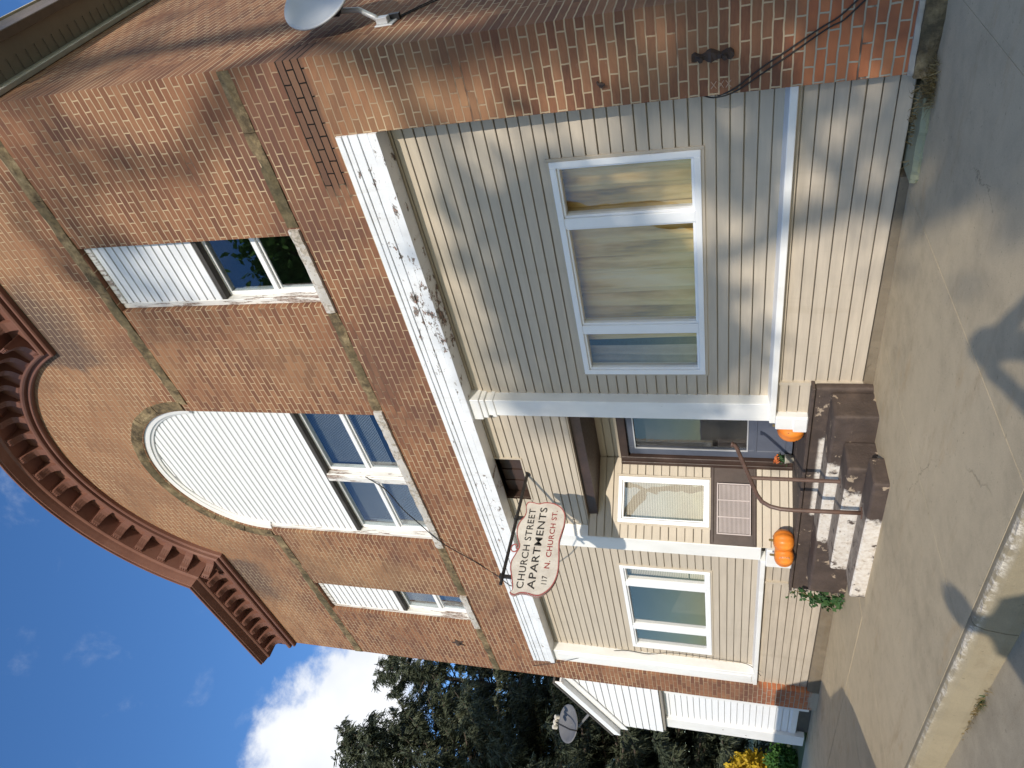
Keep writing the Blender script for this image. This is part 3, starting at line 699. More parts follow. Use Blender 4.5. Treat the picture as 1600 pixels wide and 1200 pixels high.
# ------------------------------------------------------------------ steps
ST = thing('front_steps', (-6.6, 4.9, -1.32), 'dark brown painted concrete steps with worn white risers below the porch', 'steps')
mb = MB()
mb.box(-8.55, -5.0, 5.20, 6.05, -1.6, -.785)
mb.box(-8.03, -5.04, 4.87, 5.198, -1.6, -.92)
mb.box(-7.0, -5.36, 4.53, 4.868, -1.6, -1.03)
mb.box(-7.0, -5.18, 4.22, 4.528, -1.6, -1.18)
obj('step_block', mb, M['steps'], ST, bevel=.026, seg=3)
mb = MB(); mb.box(-8.55, -4.985, 5.17, 6.06, -.783, -.75); obj('deck_board', mb, M['steps'], ST, bevel=.006)

RL = thing('handrail', (-5.8, 4.56, -1.1), 'brown pipe handrail with a curved grip on the porch steps', 'handrail')
pts = [(-5.8,4.38,-1.19),(-5.8,4.375,-.9),(-5.8,4.37,-.60),(-5.8,4.375,-.48),(-5.8,4.40,-.385),(-5.8,4.45,-.315),(-5.8,4.53,-.27),(-5.8,4.64,-.235),(-5.8,4.75,-.20),(-5.8,4.95,-.14),(-5.8,5.12,-.088),(-5.8,5.16,-.07),(-5.8,5.175,-.045)]
mb = MB(); mb.tube(pts, .021, 10); mb.lathe([(0,0),(.03,0),(.03,.02),(0,.02)], (-5.8,5.172,-.05), Vector((0,.3,1)), 10); obj('rail', mb, M['rail'], RL, smooth=True)
for y, z0, z1 in ((4.74, -1.04, -.21),):
    mb = MB(); mb.tube([(-5.8,y,z0),(-5.8,y,z1)], .020, 10); mb.box(-5.84, -5.76, y-.04, y+.04, z0, z0+.012); obj('rail_post', mb, M['rail'], RL)
mb = MB(); mb.box(-5.84, -5.76, 4.34, 4.42, -1.181, -1.168); obj('rail_foot', mb, M['rail'], RL)

# ------------------------------------------------------------------ air conditioner in the splayed panel
AC = thing('air_conditioner', (*SP(.34, .1, -.07)[:2], -.27), 'beige window air conditioner with ribbed grille set in the brown porch panel', 'air conditioner')
def sb(m, a, b, d0, d1, c, e): m.hexa([SP(a,d1,c),SP(b,d1,c),SP(b,d0,c),SP(a,d0,c),SP(a,d1,e),SP(b,d1,e),SP(b,d0,e),SP(a,d0,e)])
t_ = plain('beige_plastic', (.50,.43,.41), .5, .08, 5, .03)
m = MB(); sb(m, .03, .655, .0, .05, -.27, .13); obj('housing', m, plain('dark_plastic', (.12,.10,.095), .6, .1), AC, bevel=.008)
m = MB()
for z in [(-.26 + .0095*i) for i in range(41)]: pass
s_ = -.25
while s_ < .11: sb(m, .05, .635, .05, .062, s_, s_+.0075); s_ += .0150
obj('grille', m, t_, AC)
m = MB(); sb(m, .03, .045, .05, .068, -.27, .13); sb(m, .64, .655, .05, .068, -.27, .13); sb(m, .045, .64, .05, .068, -.27, -.255); sb(m, .045, .64, .05, .068, .115, .13)
sb(m, .235, .25, .05, .068, -.255, .115); sb(m, .44, .455, .05, .068, -.255, .115); obj('bezel', m, t_, AC, bevel=.003)

# ------------------------------------------------------------------ curtains and blinds
def drape(name, x0, x1, z0, z1, y, amp, per, mat, label, cat, group=None, seed=0, gather=0.0):
    n = int((x1-x0)/.012); zz = 14; V = []; F = []
    for i in range(n+1):
        for k in range(zz+1):
            s = x0 + (x1-x0)*i/n; v = k/zz; z = z1 + (z0-z1)*v
            ph = 2*math.pi*s/per + 1.6*noise.noise(Vector((s*3.1, seed, v*.6)))
            a = amp*(.6 + .6*noise.noise(Vector((s*1.7, seed+4, v*.8))) + .35*v)
            V.append((s + gather*math.sin(v*2.6)*noise.noise(Vector((s*2, seed, 0))), y + a*math.sin(ph) + .4*a*math.sin(2.3*ph + seed), z))
    for i in range(n):
        for k in range(zz):
            a = i*(zz+1)+k; F.append((a, a+1, a+zz+2, a+zz+1))
    m = MB(); m.add(V, F); o = obj(name, m, mat, None, smooth=True, loc=((x0+x1)/2, y, z0)); setp(o, label, cat, group); return o
drape('curtain', -3.16, -2.60, .24, 1.40, 5.58, .035, .17, M['curtain'], 'yellow pleated curtain behind the narrow right pane of the wide shop window', 'curtain', seed=1)
drape('curtain', -3.82, -3.14, .24, 1.40, 5.57, .035, .15, M['curtain'], 'yellow pleated curtain at the right of the wide central shop pane', 'curtain', seed=5)
drape('curtain', -4.72, -3.80, .24, 1.40, 5.60, .04, .19, M['curtain'], 'yellow pleated curtain filling the left half of the wide central shop pane', 'curtain', seed=9)
drape('curtain', -4.98, -4.75, .24, 1.40, 5.55, .03, .12, plain('faded_curtain', (.42,.36,.30), .9, .15), 'faded curtain edge behind the narrow left pane of the wide shop window', 'curtain', seed=13)
def slats(mb, x0, x1, z0, z1, P, d, pitch, vertical=True, w=.5):
    if vertical:
        s = x0
        while s < x1:
            a, b = s, s + pitch*.88
            mb.add([P(a,d,z0),P(b,d-.012,z0),P(b,d-.012,z1),P(a,d,z1)], [(0,1,2,3)]); s += pitch
    else:
        z = z0
        while z < z1:
            mb.add([P(x0,d,z),P(x1,d,z),P(x1,d-.012,z+pitch*.9),P(x0,d-.012,z+pitch*.9)], [(0,1,2,3)]); z += pitch
def blind(mb, mat, label, loc):
    o = obj('window_blind', mb, mat, None, loc=loc); setp(o, label, 'blind'); return o
m = MB(); slats(m, .10, .70, .24, 1.34, SP, -.10, .021, False); blind(m, M['blind'], 'cream blind with narrow slats in the porch window above the air conditioner', SP(.4,-.1,.24))
m = MB(); slats(m, -9.02, -8.62, .52, 1.40, FP(YS), -.12, .024, False); slats(m, -9.02, -8.62, .26, .50, FP(YS), -.12, .024, False); blind(m, M['blind'], 'cream blind in the narrow right pane of the left shop window', (-8.8, 5.5, .26))
for x0, x1, lb, mt in ((-6.72, -5.56, 'grey pleated blind in the right half of the arched window', 'blind_grey'), (-8.04, -6.90, 'grey pleated blind in the left half of the arched window', 'blind_grey'), (-10.38, -9.67, 'grey pleated blind in the small upper left window', 'blind_grey')):
    m = MB(); slats(m, x0, x1, 4.3 if x0 > -8 else 4.06, 5.20, FP(5.36), -.10, .022, False); blind(m, M[mt], lb, ((x0+x1)/2, 5.46, 4.06))

# ------------------------------------------------------------------ hanging sign
SX = -6.70
SG = thing('hanging_sign', (SX, 5.39, 2.4), 'cream apartments sign with scalloped red-edged outline hanging from an iron pole over the porch', 'sign')
mb = MB(); mb.tube([(SX, 5.42, 2.402), (SX, 3.82, 2.380)], .019, 10); mb.lathe([(0,0),(.045,0),(.045,.014),(0,.014)], (SX,5.385,2.402), Vector((0,-1,0)), 14)
obj('pole', mb, M['metal'], SG)
for y in (3.925, 4.715):
    mb = MB(); mb.box(SX-.012, SX+.012, y-.02, y+.02, 2.25, 2.40); mb.lathe([(.021,-.022),(.03,-.022),(.03,.022),(.021,.022)], (SX,y,2.392), Vector((0,1,0)), 12); obj('hanger', mb, M['metal'], SG)
OUT = [(3.728,2.253),(3.775,2.233),(3.922,2.279),(4.027,2.315),(4.122,2.322),(4.221,2.294),(4.321,2.275),(4.45,2.33),(4.551,2.352),(4.656,2.338),(4.729,2.301),(4.801,2.293),(4.89,2.312),(4.942,2.292),(4.941,2.231),(4.928,2.16),(4.951,2.088),(4.948,1.997),(4.918,1.917),(4.869,1.857),(4.784,1.813),(4.663,1.80),(4.544,1.808),(4.427,1.817),(4.298,1.799),(4.172,1.779),(4.018,1.766),(3.895,1.785),(3.802,1.829),(3.736,1.898),(3.717,1.962),(3.733,2.061),(3.732,2.143),(3.703,2.206)]
def cr(P, n=5):
    out = []; k = len(P)
    for i in range(k):
        p0, p1, p2, p3 = (Vector(P[(i+j-1) % k]) for j in range(4))
        for q in range(n):
            t = q/n; out.append(tuple(.5*((2*p1) + (p2-p0)*t + (2*p0-5*p1+4*p2-p3)*t*t + (3*p1-p0-3*p2+p3)*t**3)))
    return out
OUT = cr(OUT)
cen = Vector((4.33, 2.05))
def inset(p, d):
    v = cen - Vector(p); v = Vector((v.x*.45, v.y)); return tuple(Vector(p) + v.normalized()*d)
mb = MB(); mb.prism([OUT], lambda a,b:(SX+.014,a,b), lambda a,b:(SX-.014,a,b)); BD = obj('board', mb, M['sign'], SG, bevel=.003)
mb = MB(); mb.prism([OUT, [inset(p,.013) for p in OUT]], lambda a,b:(SX+.018,a,b), lambda a,b:(SX-.018,a,b)); obj('border', mb, M['redline'], SG)
mb = MB(); fin = []
for i in range(14):
    t = i/13*math.pi*1.6 - .4; fin.append((SX, 4.30 + .05*math.cos(t), 2.325 + .042*math.sin(t)))
mb.tube(fin, .008, 6); mb.tube([(SX,4.27,2.28),(SX,4.30,2.31),(SX,4.34,2.30)], .007, 6); obj('scroll', mb, M['redline'], SG)
def text(body, y0, y1, z0, z1, h, mat, name, off=.0):
    cu = bpy.data.curves.new(name, 'FONT'); cu.body = body; cu.size = 1; cu.extrude = 0; cu.offset = off; cu.resolution_u = 3; cu.space_character = 1.08
    to = bpy.data.objects.new(name, cu); COL.objects.link(to); bpy.context.view_layer.update()
    dg = bpy.context.evaluated_depsgraph_get(); me = bpy.data.meshes.new_from_object(to.evaluated_get(dg))
    bpy.data.objects.remove(to)
    xs = [v.co.x for v in me.vertices]; ys = [v.co.y for v in me.vertices]; xa, xb = min(xs), max(xs); hh = max(ys)
    ya = 0.0
    base = LOC[SG.name]
    for v in me.vertices:
        f = (v.co.x - xa)/(xb - xa); y = y0 + (y1-y0)*f; z = z0 + (z1-z0)*f + h*v.co.y/hh
        v.co = Vector((SX + .0165, y, z)) - base
    me.materials.append(mat); o = bpy.data.objects.new(name, me); COL.objects.link(o); o.parent = BD; LOC[o.name] = base
text('CHURCH STREET', 3.787, 4.845, 2.117, 2.178, .078, M['letter'], 'lettering', .008)
text('APARTMENTS', 3.79, 4.873, 1.992, 2.043, .084, M['letter'], 'lettering', .011)
text('117', 3.864, 3.965, 1.868, 1.874, .060, M['letter'], 'lettering', .010)
text('N. CHURCH ST.', 4.06, 4.838, 1.874, 1.913, .060, M['letter_red'], 'lettering', .012)

# ------------------------------------------------------------------ satellite dishes
def dish(name, c, nrm, up, rx, ry, label, mats, mount):
    c = Vector(c); nrm = Vector(nrm).normalized(); a = Vector(up); a = (a - nrm*a.dot(nrm)).normalized(); b = nrm.cross(a)
    th_ = thing(name, mount, label, 'satellite dish'); rows = []
    prof = [(.02,-.075),(.3,-.068),(.6,-.046),(.85,-.014),(.97,.004),(1.0,.0),(1.0,-.012),(.85,-.028),(.6,-.058),(.3,-.080),(.02,-.087)]
    for r, h in prof: rows.append([c + nrm*h + a*(r*ry*math.cos(2*math.pi*k/40)) + b*(r*rx*math.sin(2*math.pi*k/40)) for k in range(40)])
    m = MB(); m.sweep(rows, closed=True); obj('reflector', m, mats[0], th_, smooth=True)
    return th_, c, nrm, a, b
dk = Vector((XR, 5.77, 2.70))
DR = Vector((.7242625751, .6894915291, .0067196409)); DD = Vector((-.1973290563, .2165984064, -.9561100219)); DF = Vector((-.6606852245, .6911487261, .2929308323))
def pixel_ray(X, Y): return DF*1105.12 + DR*(600 - Y) + DD*(X - 800)
dc = pixel_ray(494, -4); dc = dc*((XR + .27)/dc.x); vw = -dc.normalized(); wd = (DR*.74 - DD*.67); wd = (wd - vw*wd.dot(vw)).normalized()
D1, c, nr, a, b = dish('satellite_dish', tuple(dc), tuple(vw*.52 + wd*.854), (.1,.2,1), .30, .34, 'light grey satellite dish on a bent arm beside the brick corner', (M['dish'],), dk)
m = MB(); back = c - nr*.17 - a*.05
m.tube([dk + Vector((.02,0,.02)), dk + Vector((.06,-.0,.06)), (dk + back)/2 + Vector((.06,0,-.02)), back + Vector((0,0,-.06)), back + Vector((0,0,.02))], .022, 10); obj('arm', m, M['galv'], D1, smooth=True)
m = MB(); m.box(dk.x, dk.x+.012, dk.y-.07, dk.y+.07, dk.z-.10, dk.z+.06); m.box(dk.x+.012, dk.x+.06, dk.y-.035, dk.y+.035, dk.z-.05, dk.z+.05); obj('mounting_plate', m, M['galv'], D1, bevel=.004)
m = MB(); q = [back + a*.08*i + b*.05*j for i, j in ((-1,-1),(1,-1),(1,1),(-1,1))]; q2 = [p + nr*.05 for p in q]
m.add(q + q2, [(0,1,2,3),(7,6,5,4),(0,1,5,4),(1,2,6,5),(2,3,7,6),(3,0,4,7)]); m.box(dk.x, dk.x+.05, dk.y+.06, dk.y+.10, dk.z-.12, dk.z-.02); obj('bracket', m, M['black'], D1)
m = MB(); foot = c - a*.30; lnb = c + nr*.42 - a*.20
m.tube([foot - nr*.05, foot + nr*.1 - a*.03, lnb], .012, 8); obj('feed_arm', m, M['galv'], D1)
m = MB(); m.tube([lnb - nr*.02, lnb - nr*.09 + a*.03], [.03,.022], 10); obj('feed_horn', m, M['black'], D1)

# ------------------------------------------------------------------ cables and iron
def cable(pts, r, label, name='cable', mat=None):
    m = MB(); P = []
    pts = [Vector(p) for p in pts]
    for i in range(len(pts)-1):
        p0 = pts[max(i-1,0)]; p1 = pts[i]; p2 = pts[i+1]; p3 = pts[min(i+2,len(pts)-1)]
        for q in range(6):
            t = q/6; P.append(.5*((2*p1) + (p2-p0)*t + (2*p0-5*p1+4*p2-p3)*t*t + (3*p1-p0-3*p2+p3)*t**3))
    P.append(pts[-1]); m.tube(P, r, 6); o = obj(name, m, mat or M['cable'], None, smooth=True, loc=tuple(pts[0])); setp(o, label, 'cable'); return o
cable([(-1.40,5.193,-1.05),(-1.62,5.192,-.80),(-1.72,5.192,-.69),(-1.77,5.192,-.58),(-1.98,5.192,-.24),(-2.10,5.192,-.04),(-2.135,5.20,.10),(-2.15,5.30,.2),(-2.13,5.36,.30)], .0055, 'lower black cable slanting across the brick pier to the siding')
cable([(-1.40,5.193,-.98),(-1.60,5.192,-.77),(-1.70,5.192,-.655),(-1.755,5.192,-.55),(-1.95,5.192,-.22),(-2.08,5.192,-.03),(-2.13,5.21,.09)], .0055, 'upper black cable slanting across the brick pier')
cable([(XR+.008,5.80,2.64),(XR+.008,6.1,2.45),(XR+.008,6.6,2.12),(XR+.008,7.4,1.7)], .005, 'lower thin cable running down the side wall from the dish')
cable([(XR+.008,5.80,2.67),(XR+.008,6.1,2.50),(XR+.008,6.6,2.20),(XR+.008,7.4,1.8)], .005, 'upper thin cable running along the side wall from the dish')
cable([(-6.75,5.25,4.63),(-6.9,5.165,4.35),(-7.3,5.15,4.22),(-7.56,5.15,4.10),(-8.04,5.15,3.86),(-8.5,5.18,3.50),(-8.85,5.18,3.22),(-8.6,4.9,2.9),(-7.6,4.4,2.5),(SX,3.95,2.40)], .007, 'black wire looping from the arched window down to the sign pole')
cable([(-11.7,5.18,3.2),(-11.40,5.16,2.7),(-11.12,5.345,1.75),(-11.10,5.345,1.2),(-10.96,5.345,.8),(-10.99,5.345,.15),(-11.05,5.345,-.3),(-11.08,5.2,-.5)], .005, 'thin loose cord hanging down past the left shop window')
AN = thing('wall_anchor', (-1.84, YF, .12), 'rusty iron bar anchor bolted to the brick pier', 'wall anchor')
m = MB(); rows = []
for i in range(14):
    z = -.02 + .28*i/13; w = .030 + .012*math.sin(i*1.1) + (.008 if 4 < i < 9 else 0)
    if i in (0, 13): w *= .6
    rows.append([(-1.84-w, YF+.01, z), (-1.84-w*.7, YF-.035-.01*math.sin(i*2), z), (-1.84+w*.6, YF-.04+.008*math.sin(i*1.7), z), (-1.84+w, YF+.01, z)])
m.sweep(rows, closed=True); obj('bar', m, M['rust'], AN)
for z in (.04, .20):
    m = MB(); m.lathe([(0,0),(.018,0),(.018,.018),(0,.022)], (-1.85, YF-.038, z), Vector((0,-1,0)), 6); obj('bolt', m, M['rust'], AN)
m = MB(); star = []
for k in range(10):
    rr = .13 if k % 2 == 0 else .055; star.append((-11.20 + rr*math.sin(k*math.pi/5), 4.46 + rr*math.cos(k*math.pi/5)))
m.prism([star], lambda a,b:(a,YF-.012,b), lambda a,b:(a,YF+.01,b)); n0 = len(m.v); m.lathe([(.05,0),(.04,.03),(0,.035)], (-11.20,YF-.012,4.46), Vector((0,-1,0)), 10)
o = obj('star_anchor', m, M['rust'], None, loc=(-11.2, YF, 4.46)); setp(o, 'small rusted star anchor on the upper left brickwork', 'wall anchor')
m = MB(); m.tube([(-1.93,YF+.01,.93),(-1.935,YF-.03,.92),(-1.94,YF-.035,.87)], .009, 6); m.tube([(-1.95,YF+.01,.90),(-1.95,YF-.02,.90)], .02, 6); o = obj('wall_hook', m, M['rust'], None, loc=(-1.93,YF,.92)); setp(o, 'tiny black hook in the brick pier', 'hook')
m = MB()
for k in range(3):
    z = -.02 - k*.058; 
    for s in (-1, 1): m.tube([(-2.07, YF-.004, .115-k*.05 - .018*s), (-2.02, YF-.004, .115-k*.05 + .018*s)], .0028, 4)
o = obj('chalk_marks', m, M['chalk'], None, loc=(-2.05, YF, .05)); setp(o, 'three pale crosses chalked on a pier brick', 'marking')

# ------------------------------------------------------------------ pumpkins and plants
def pumpkin(c, r, h, label, face=None, ribs=10, stem_dir=(0,0,1), group=None, tilt=None):
    th_ = thing('pumpkin', c, label, 'pumpkin', group); m = MB(); prof = []
    for i in range(15):
        t = math.pi*i/14; prof.append((max(.004, r*math.sin(t)**.75), h/2 - h/2*math.cos(t) - (.03*h if i in (0,) else 0) - (.10*h if i == 14 else 0)))
    ax = Vector(tilt or (0,0,1))
    cc = Vector(c)
    m.lathe(prof, cc, ax, 60, wob=lambda t, hh: 1 - .06*abs(math.cos(t*ribs/2))**3*1.0 + .012*math.sin(3*t))
    obj('body', m, M['pumpkin'], th_, smooth=True)
    m = MB(); tp = cc + ax.normalized()*h*.88; sd = Vector(stem_dir); m.tube([tp, tp + sd*.03, tp + sd*.07 + Vector((.02,-.01,0))], [.022,.015,.014], 7); obj('stem', m, M['stem'], th_)
    if face: face(th_, cc)
    return th_
def eyes(th_, c):
    m = MB()
    for dx_, dz, rr in ((-.055,.16,.012),(.045,.165,.012),(-.07,.09,.012)):
        q = Vector((c.x+dx_, c.y - math.sqrt(max(.001, .152**2 - dx_**2)) - .001, c.z+dz)); m.lathe([(0,-.01),(rr,-.01),(rr,.003),(0,.004)], q, Vector((dx_*4,-1,.1)), 8)
    obj('face_marks', m, M['ink'], th_)
pumpkin((-5.70, 5.36, -.75), .165, .27, 'orange pumpkin with black spots beside the right porch post', eyes)
def scrib(th_, c):
    m = MB()
    for k in range(4):
        P = [Vector((c.x + .085 + .022*math.cos(t*.7), c.y - .095 + .0*t, c.z + .07 + k*.028 + .012*math.sin(t*.7))) for t in range(10)]
        m.tube(P, .0035, 4)
    obj('face_marks', m, M['chalk'], th_)
pumpkin((-7.68, 5.11, -.75), .135, .22, 'left pumpkin of the pair at the left porch post, in front of its white base', scrib)
pumpkin((-7.51, 5.20, -.75), .14, .235, 'right pumpkin of the pair at the left porch post, against the splayed siding')
def leaves(mb, pts, size, n, spread, flat=.6, m=0, asp=.6):
    for p in pts:
        for k in range(n):
            q = Vector(p) + Vector((random.gauss(0,spread), random.gauss(0,spread), random.gauss(0,spread*flat)))
            u = Vector((random.uniform(-1,1), random.uniform(-1,1), random.uniform(-1,1))).normalized(); v = u.orthogonal().normalized()
            s = size*random.uniform(.6,1.3)
            mb.add([q-u*s, q+v*s*asp, q+u*s, q-v*s*asp], [(0,1,2,3)], m)
PT = thing('potted_plant', (-6.93, 5.98, -.75), 'little pot of orange and green flowers at the foot of the blue door', 'plant')
m = MB(); m.lathe([(.03,0),(.045,0),(.06,.09),(.065,.095),(.055,.1),(0,.09)], (-6.93,5.98,-.75), n=14); obj('pot', m, plain('pale_pot', (.45,.42,.36), .6), PT, smooth=True)
m = MB(); leaves(m, [(-6.93,5.98,-.62)], .022, 45, .035); obj('foliage', m, M['ivy'], PT)
m = MB(); leaves(m, [(-6.94,5.96,-.56)], .02, 30, .025, asp=.9); obj('blossom', m, plain('orange_petals', (.62,.16,.04), .7, .3), PT)
IV = thing('ivy_plant', (-8.35, 4.95, -1.3), 'green leafy vine growing up the left end of the porch steps', 'plant')
vp = [(-8.12,4.85,-1.28),(-8.18,4.87,-1.18),(-8.2,4.9,-1.08),(-8.28,4.95,-.98),(-8.42,5.08,-.9),(-8.5,5.15,-.82),(-8.58,5.15,-.76)]
m = MB(); m.tube(vp, .006, 5); m.tube([(-8.14,4.84,-1.28),(-8.25,4.85,-1.1),(-8.45,5.0,-.95)], .005, 5); obj('stem', m, M['stem'], IV)
m = MB(); leaves(m, vp[:5] + [(-8.14,4.82,-1.22),(-8.2,4.84,-1.12),(-8.3,4.9,-1.02)], .032, 26, .042, asp=.7); leaves(m, vp[5:], .022, 8, .05)
obj('foliage', m, M['ivy'], IV)
def tuft(c, n, h, spread, label, mat='dryweed', lean=(0,0), name='weed_tuft'):
    m = MB()
    for k in range(n):
        q = Vector(c) + Vector((random.gauss(0,spread[0]), random.gauss(0,spread[1]), 0)); a = random.uniform(0, 6.28); l = h*random.uniform(.4,1.2)
        d = Vector((math.cos(a)*.8 + lean[0], math.sin(a)*.8 + lean[1], random.uniform(.2,1.2))).normalized(); s = d.cross(Vector((0,0,1))).normalized()*.0035
        t1 = q + d*l*.5; t2 = q + d*l + Vector((0,0,-l*.35))
        m.add([q-s, q+s, t1+s*.8, t1-s*.8, t2], [(0,1,2,3),(3,2,4)])
    o = obj(name, m, M[mat], None, loc=c); setp(o, label, 'weeds'); return o
tuft((-2.16, 5.08, -1.25), 260, .16, (.07,.045), 'clump of dry brown grass at the foot of the brick pier')
tuft((-2.35, 5.14, -1.20), 90, .12, (.16,.02), 'sparse dry stalks between the foundation stones and the siding')

# ------------------------------------------------------------------ ground
def zg(x, y): return -1.345 + .022*(y - 2.43) + .010*(x + 5)
def flat(m, x0, x1, y0, y1, dz=0, g=.006):
    m.hexa([(x0+g,y0+g,-1.75),(x1-g,y0+g,-1.75),(x1-g,y1-g,-1.75),(x0+g,y1-g,-1.75)] + [(a,b,zg(a,b)+dz) for a, b in ((x0+g,y0+g),(x1-g,y0+g),(x1-g,y1-g),(x0+g,y1-g))])
KY = 2.38
m = MB(); xs = [-3.0 + 1.42*k for k in range(-24, 14)]
for a, b in zip(xs, xs[1:]):
    if b < -7.0: flat(m, a, b, KY+.086, 4.16, random.uniform(-.001,.001), .003); flat(m, a, b, 4.16, 5.5, random.uniform(-.001,.001), .004)
    else: flat(m, a, b, KY+.086, 5.5, random.uniform(-.001,.001), .0015)
sw = obj('sidewalk', m, M['walk']); setp(sw, kind='structure')
m = MB(); xs = [-4.17 - 2.6*k for k in range(-9, 13)][::-1]
for a, b in zip(xs, xs[1:]):
    n = 24; rows = []
    for i in range(n+1):
        s = a + .004 + (b-a-.008)*i/n; j = lambda k: noise.noise(Vector((s*7, k*2.3, 1.2)))
        z = zg(s, KY); rows.append([(s, KY+.0855, -1.9), (s, KY-.02, -1.9), (s, KY-.015, z-.16), (s, KY+.004+.006*j(1), z-.05), (s, KY+.022+.014*max(0,j(2))+.006*j(4), z-.012+.012*j(3)), (s, KY+.048+.010*j(5), z+.001), (s, KY+.0855, z+.001)])
    m.sweep(rows, closed=True)
kb = obj('kerb', m, M['kerb_m'], smooth=False, loc=(-4.17, KY, -1.33)); setp(kb, kind='structure')
m = MB(); m.add([(-80,-7,-1.56),(40,-7,-1.56),(40,KY+.05,-1.555),(-80,KY+.05,-1.555)], [(0,1,2,3)])
for k in range(-8, 4): pass
st = obj('street', m, M['street_m']); setp(st, kind='structure')
m = MB(); m.add([(-150,-150,-1.75),(150,-150,-1.75),(150,150,-1.75),(-150,150,-1.75)], [(0,1,2,3)])
gd = obj('ground', m, M['turf']); setp(gd, kind='structure')
m = MB(); m.box(-80, -36.5, KY+.2, 6.5, -1.8, -1.42); m.box(-36.5, -14.6, 5.55, 14, -1.8, -1.41); m.box(-80, 40, -60, -7, -1.7, -1.45)
lw = obj('lawn', m, M['turf']); setp(lw, kind='structure')
m = MB(); m.box(-37, 16, KY+.1, 5.5, -1.74, -1.40)
dj = obj('soil', m, M['dirt']); setp(dj, kind='structure')
tuft((-5.08, KY-.03, -1.55), 70, .09, (.14,.012), 'thin reddish grass sprouting in the kerb seam', lean=(0,-.5))
tuft((-5.02, KY-.035, -1.55), 40, .06, (.04,.012), 'small green weed growing in the kerb seam', 'ivy')
tuft((-5.38, KY-.03, -1.55), 14, .05, (.10,.01), 'tiny tuft beside the kerb joint', lean=(0,-.5))

# ------------------------------------------------------------------ white lean-to entry on the left
LP = thing('lean_to_porch', (-13.2, 5.4, -1.42), 'white sided lean-to entry with sloping roof against the left end of the brick house', 'porch')
YP = 5.42
rz = lambda x: 2.76 - .42*(-12.10 - x)          # underside of the roof over the gable
m = MB()
def clipg(z):
    return (max(-13.98, -12.10 - (2.74 - z)/.42), -12.10)
siding(m, -13.98, -12.10, 1.12, 2.74, FP(YP-.15), ref=1.12, exp=.125, clip=clipg)
m.prism([[(-13.98,1.12),(-12.10,1.12),(-12.10,2.73),(-13.98,1.94)]], lambda a,b:(a,YP-.12,b), lambda a,b:(a,YP+1.6,b))
obj('gable_siding', m, M['vinyl'], LP)
m = MB()
def rk(m, dz0, dz1, ya, yb):
    xa, xb = -12.09, -14.08
    m.hexa([(xb,ya,rz(xb)+dz0),(xa,ya,rz(xa)+dz0),(xa,yb,rz(xa)+dz0),(xb,yb,rz(xb)+dz0),(xb,ya,rz(xb)+dz1),(xa,ya,rz(xa)+dz1),(xa,yb,rz(xa)+dz1),(xb,yb,rz(xb)+dz1)])
rk(m, -.02, .11, YP-.31, YP-.28); obj('rake_board', m, M['frame'], LP, bevel=.006)
m = MB(); rk(m, -.15, -.0, YP-.19, YP-.166); obj('rake_board', m, M['frame'], LP, bevel=.006)
m = MB(); rk(m, .0, .03, YP-.278, YP-.14); obj('eave_soffit', m, M['frame'], LP)
m = MB(); rk(m, .112, .145, YP-.33, YP+2.2); obj('roof', m, M['roof'], LP)
m = MB(); siding(m, -13.62, -12.60, -1.12, 1.12, FP(YP+.02), ref=-1.12, exp=.105); m.box(-13.62,-12.60,YP+.03,YP+1.5,-1.12,1.12); obj('wall', m, M['vinyl'], LP)
for q in ((-12.60, -12.12, YP-.03, YP+.3, -1.30, 1.07), (-14.0, -13.62, YP-.05, YP+.3, -1.30, 1.07)):
    m = MB(); m.box(*q); obj('corner_board', m, M['white'], LP, bevel=.006)
m = MB(); m.box(-13.618, -12.602, YP-.0, YP+.04, -1.16, -1.06); obj('base_board', m, M['white'], LP, bevel=.006)
m = MB(); m.box(-13.62, -12.60, YP+.05, YP+.25, -1.6, -1.16); obj('crawl_space_dark', m, M['black'], LP)  # solid black block stands for the dark opening under the wall
m = MB(); m.box(-13.98, -12.12, YP-.13, YP+1.5, 1.075, 1.118); obj('overhang_soffit', m, M['soffit'], LP)
# dark dish on the lean-to roof
D2, c, nr, a, b = dish('satellite_dish', (-15.2, 5.6, 3.18), (.60,-.24,.76), (0,.2,1), .37, .40, 'dark grey satellite dish standing on the white lean-to roof in front of the spruce', (M['dishdark'],), (-14.0, 5.9, 2.05))
m = MB(); m.tube([(-14.0,5.9,1.98),(-14.25,5.85,2.35),c - nr*.20 - a*.1, c - nr*.08], .028, 8); obj('mast', m, M['dishdark'], D2)
m = MB(); m.tube([c - a*.40, c - a*.36 + nr*.14, c - a*.02 + nr*.30], .016, 8); obj('feed_arm', m, M['black'], D2)
m = MB(); q = c + nr*.30
for s in (-.10, 0, .10): m.tube([q + b*s + nr*.03, q + b*s - nr*.06], .042, 10)
m.tube([q - b*.12, q + b*.12], .025, 8); obj('feed_horn', m, plain('cream_plastic', (.62,.58,.50), .5, .05), D2)

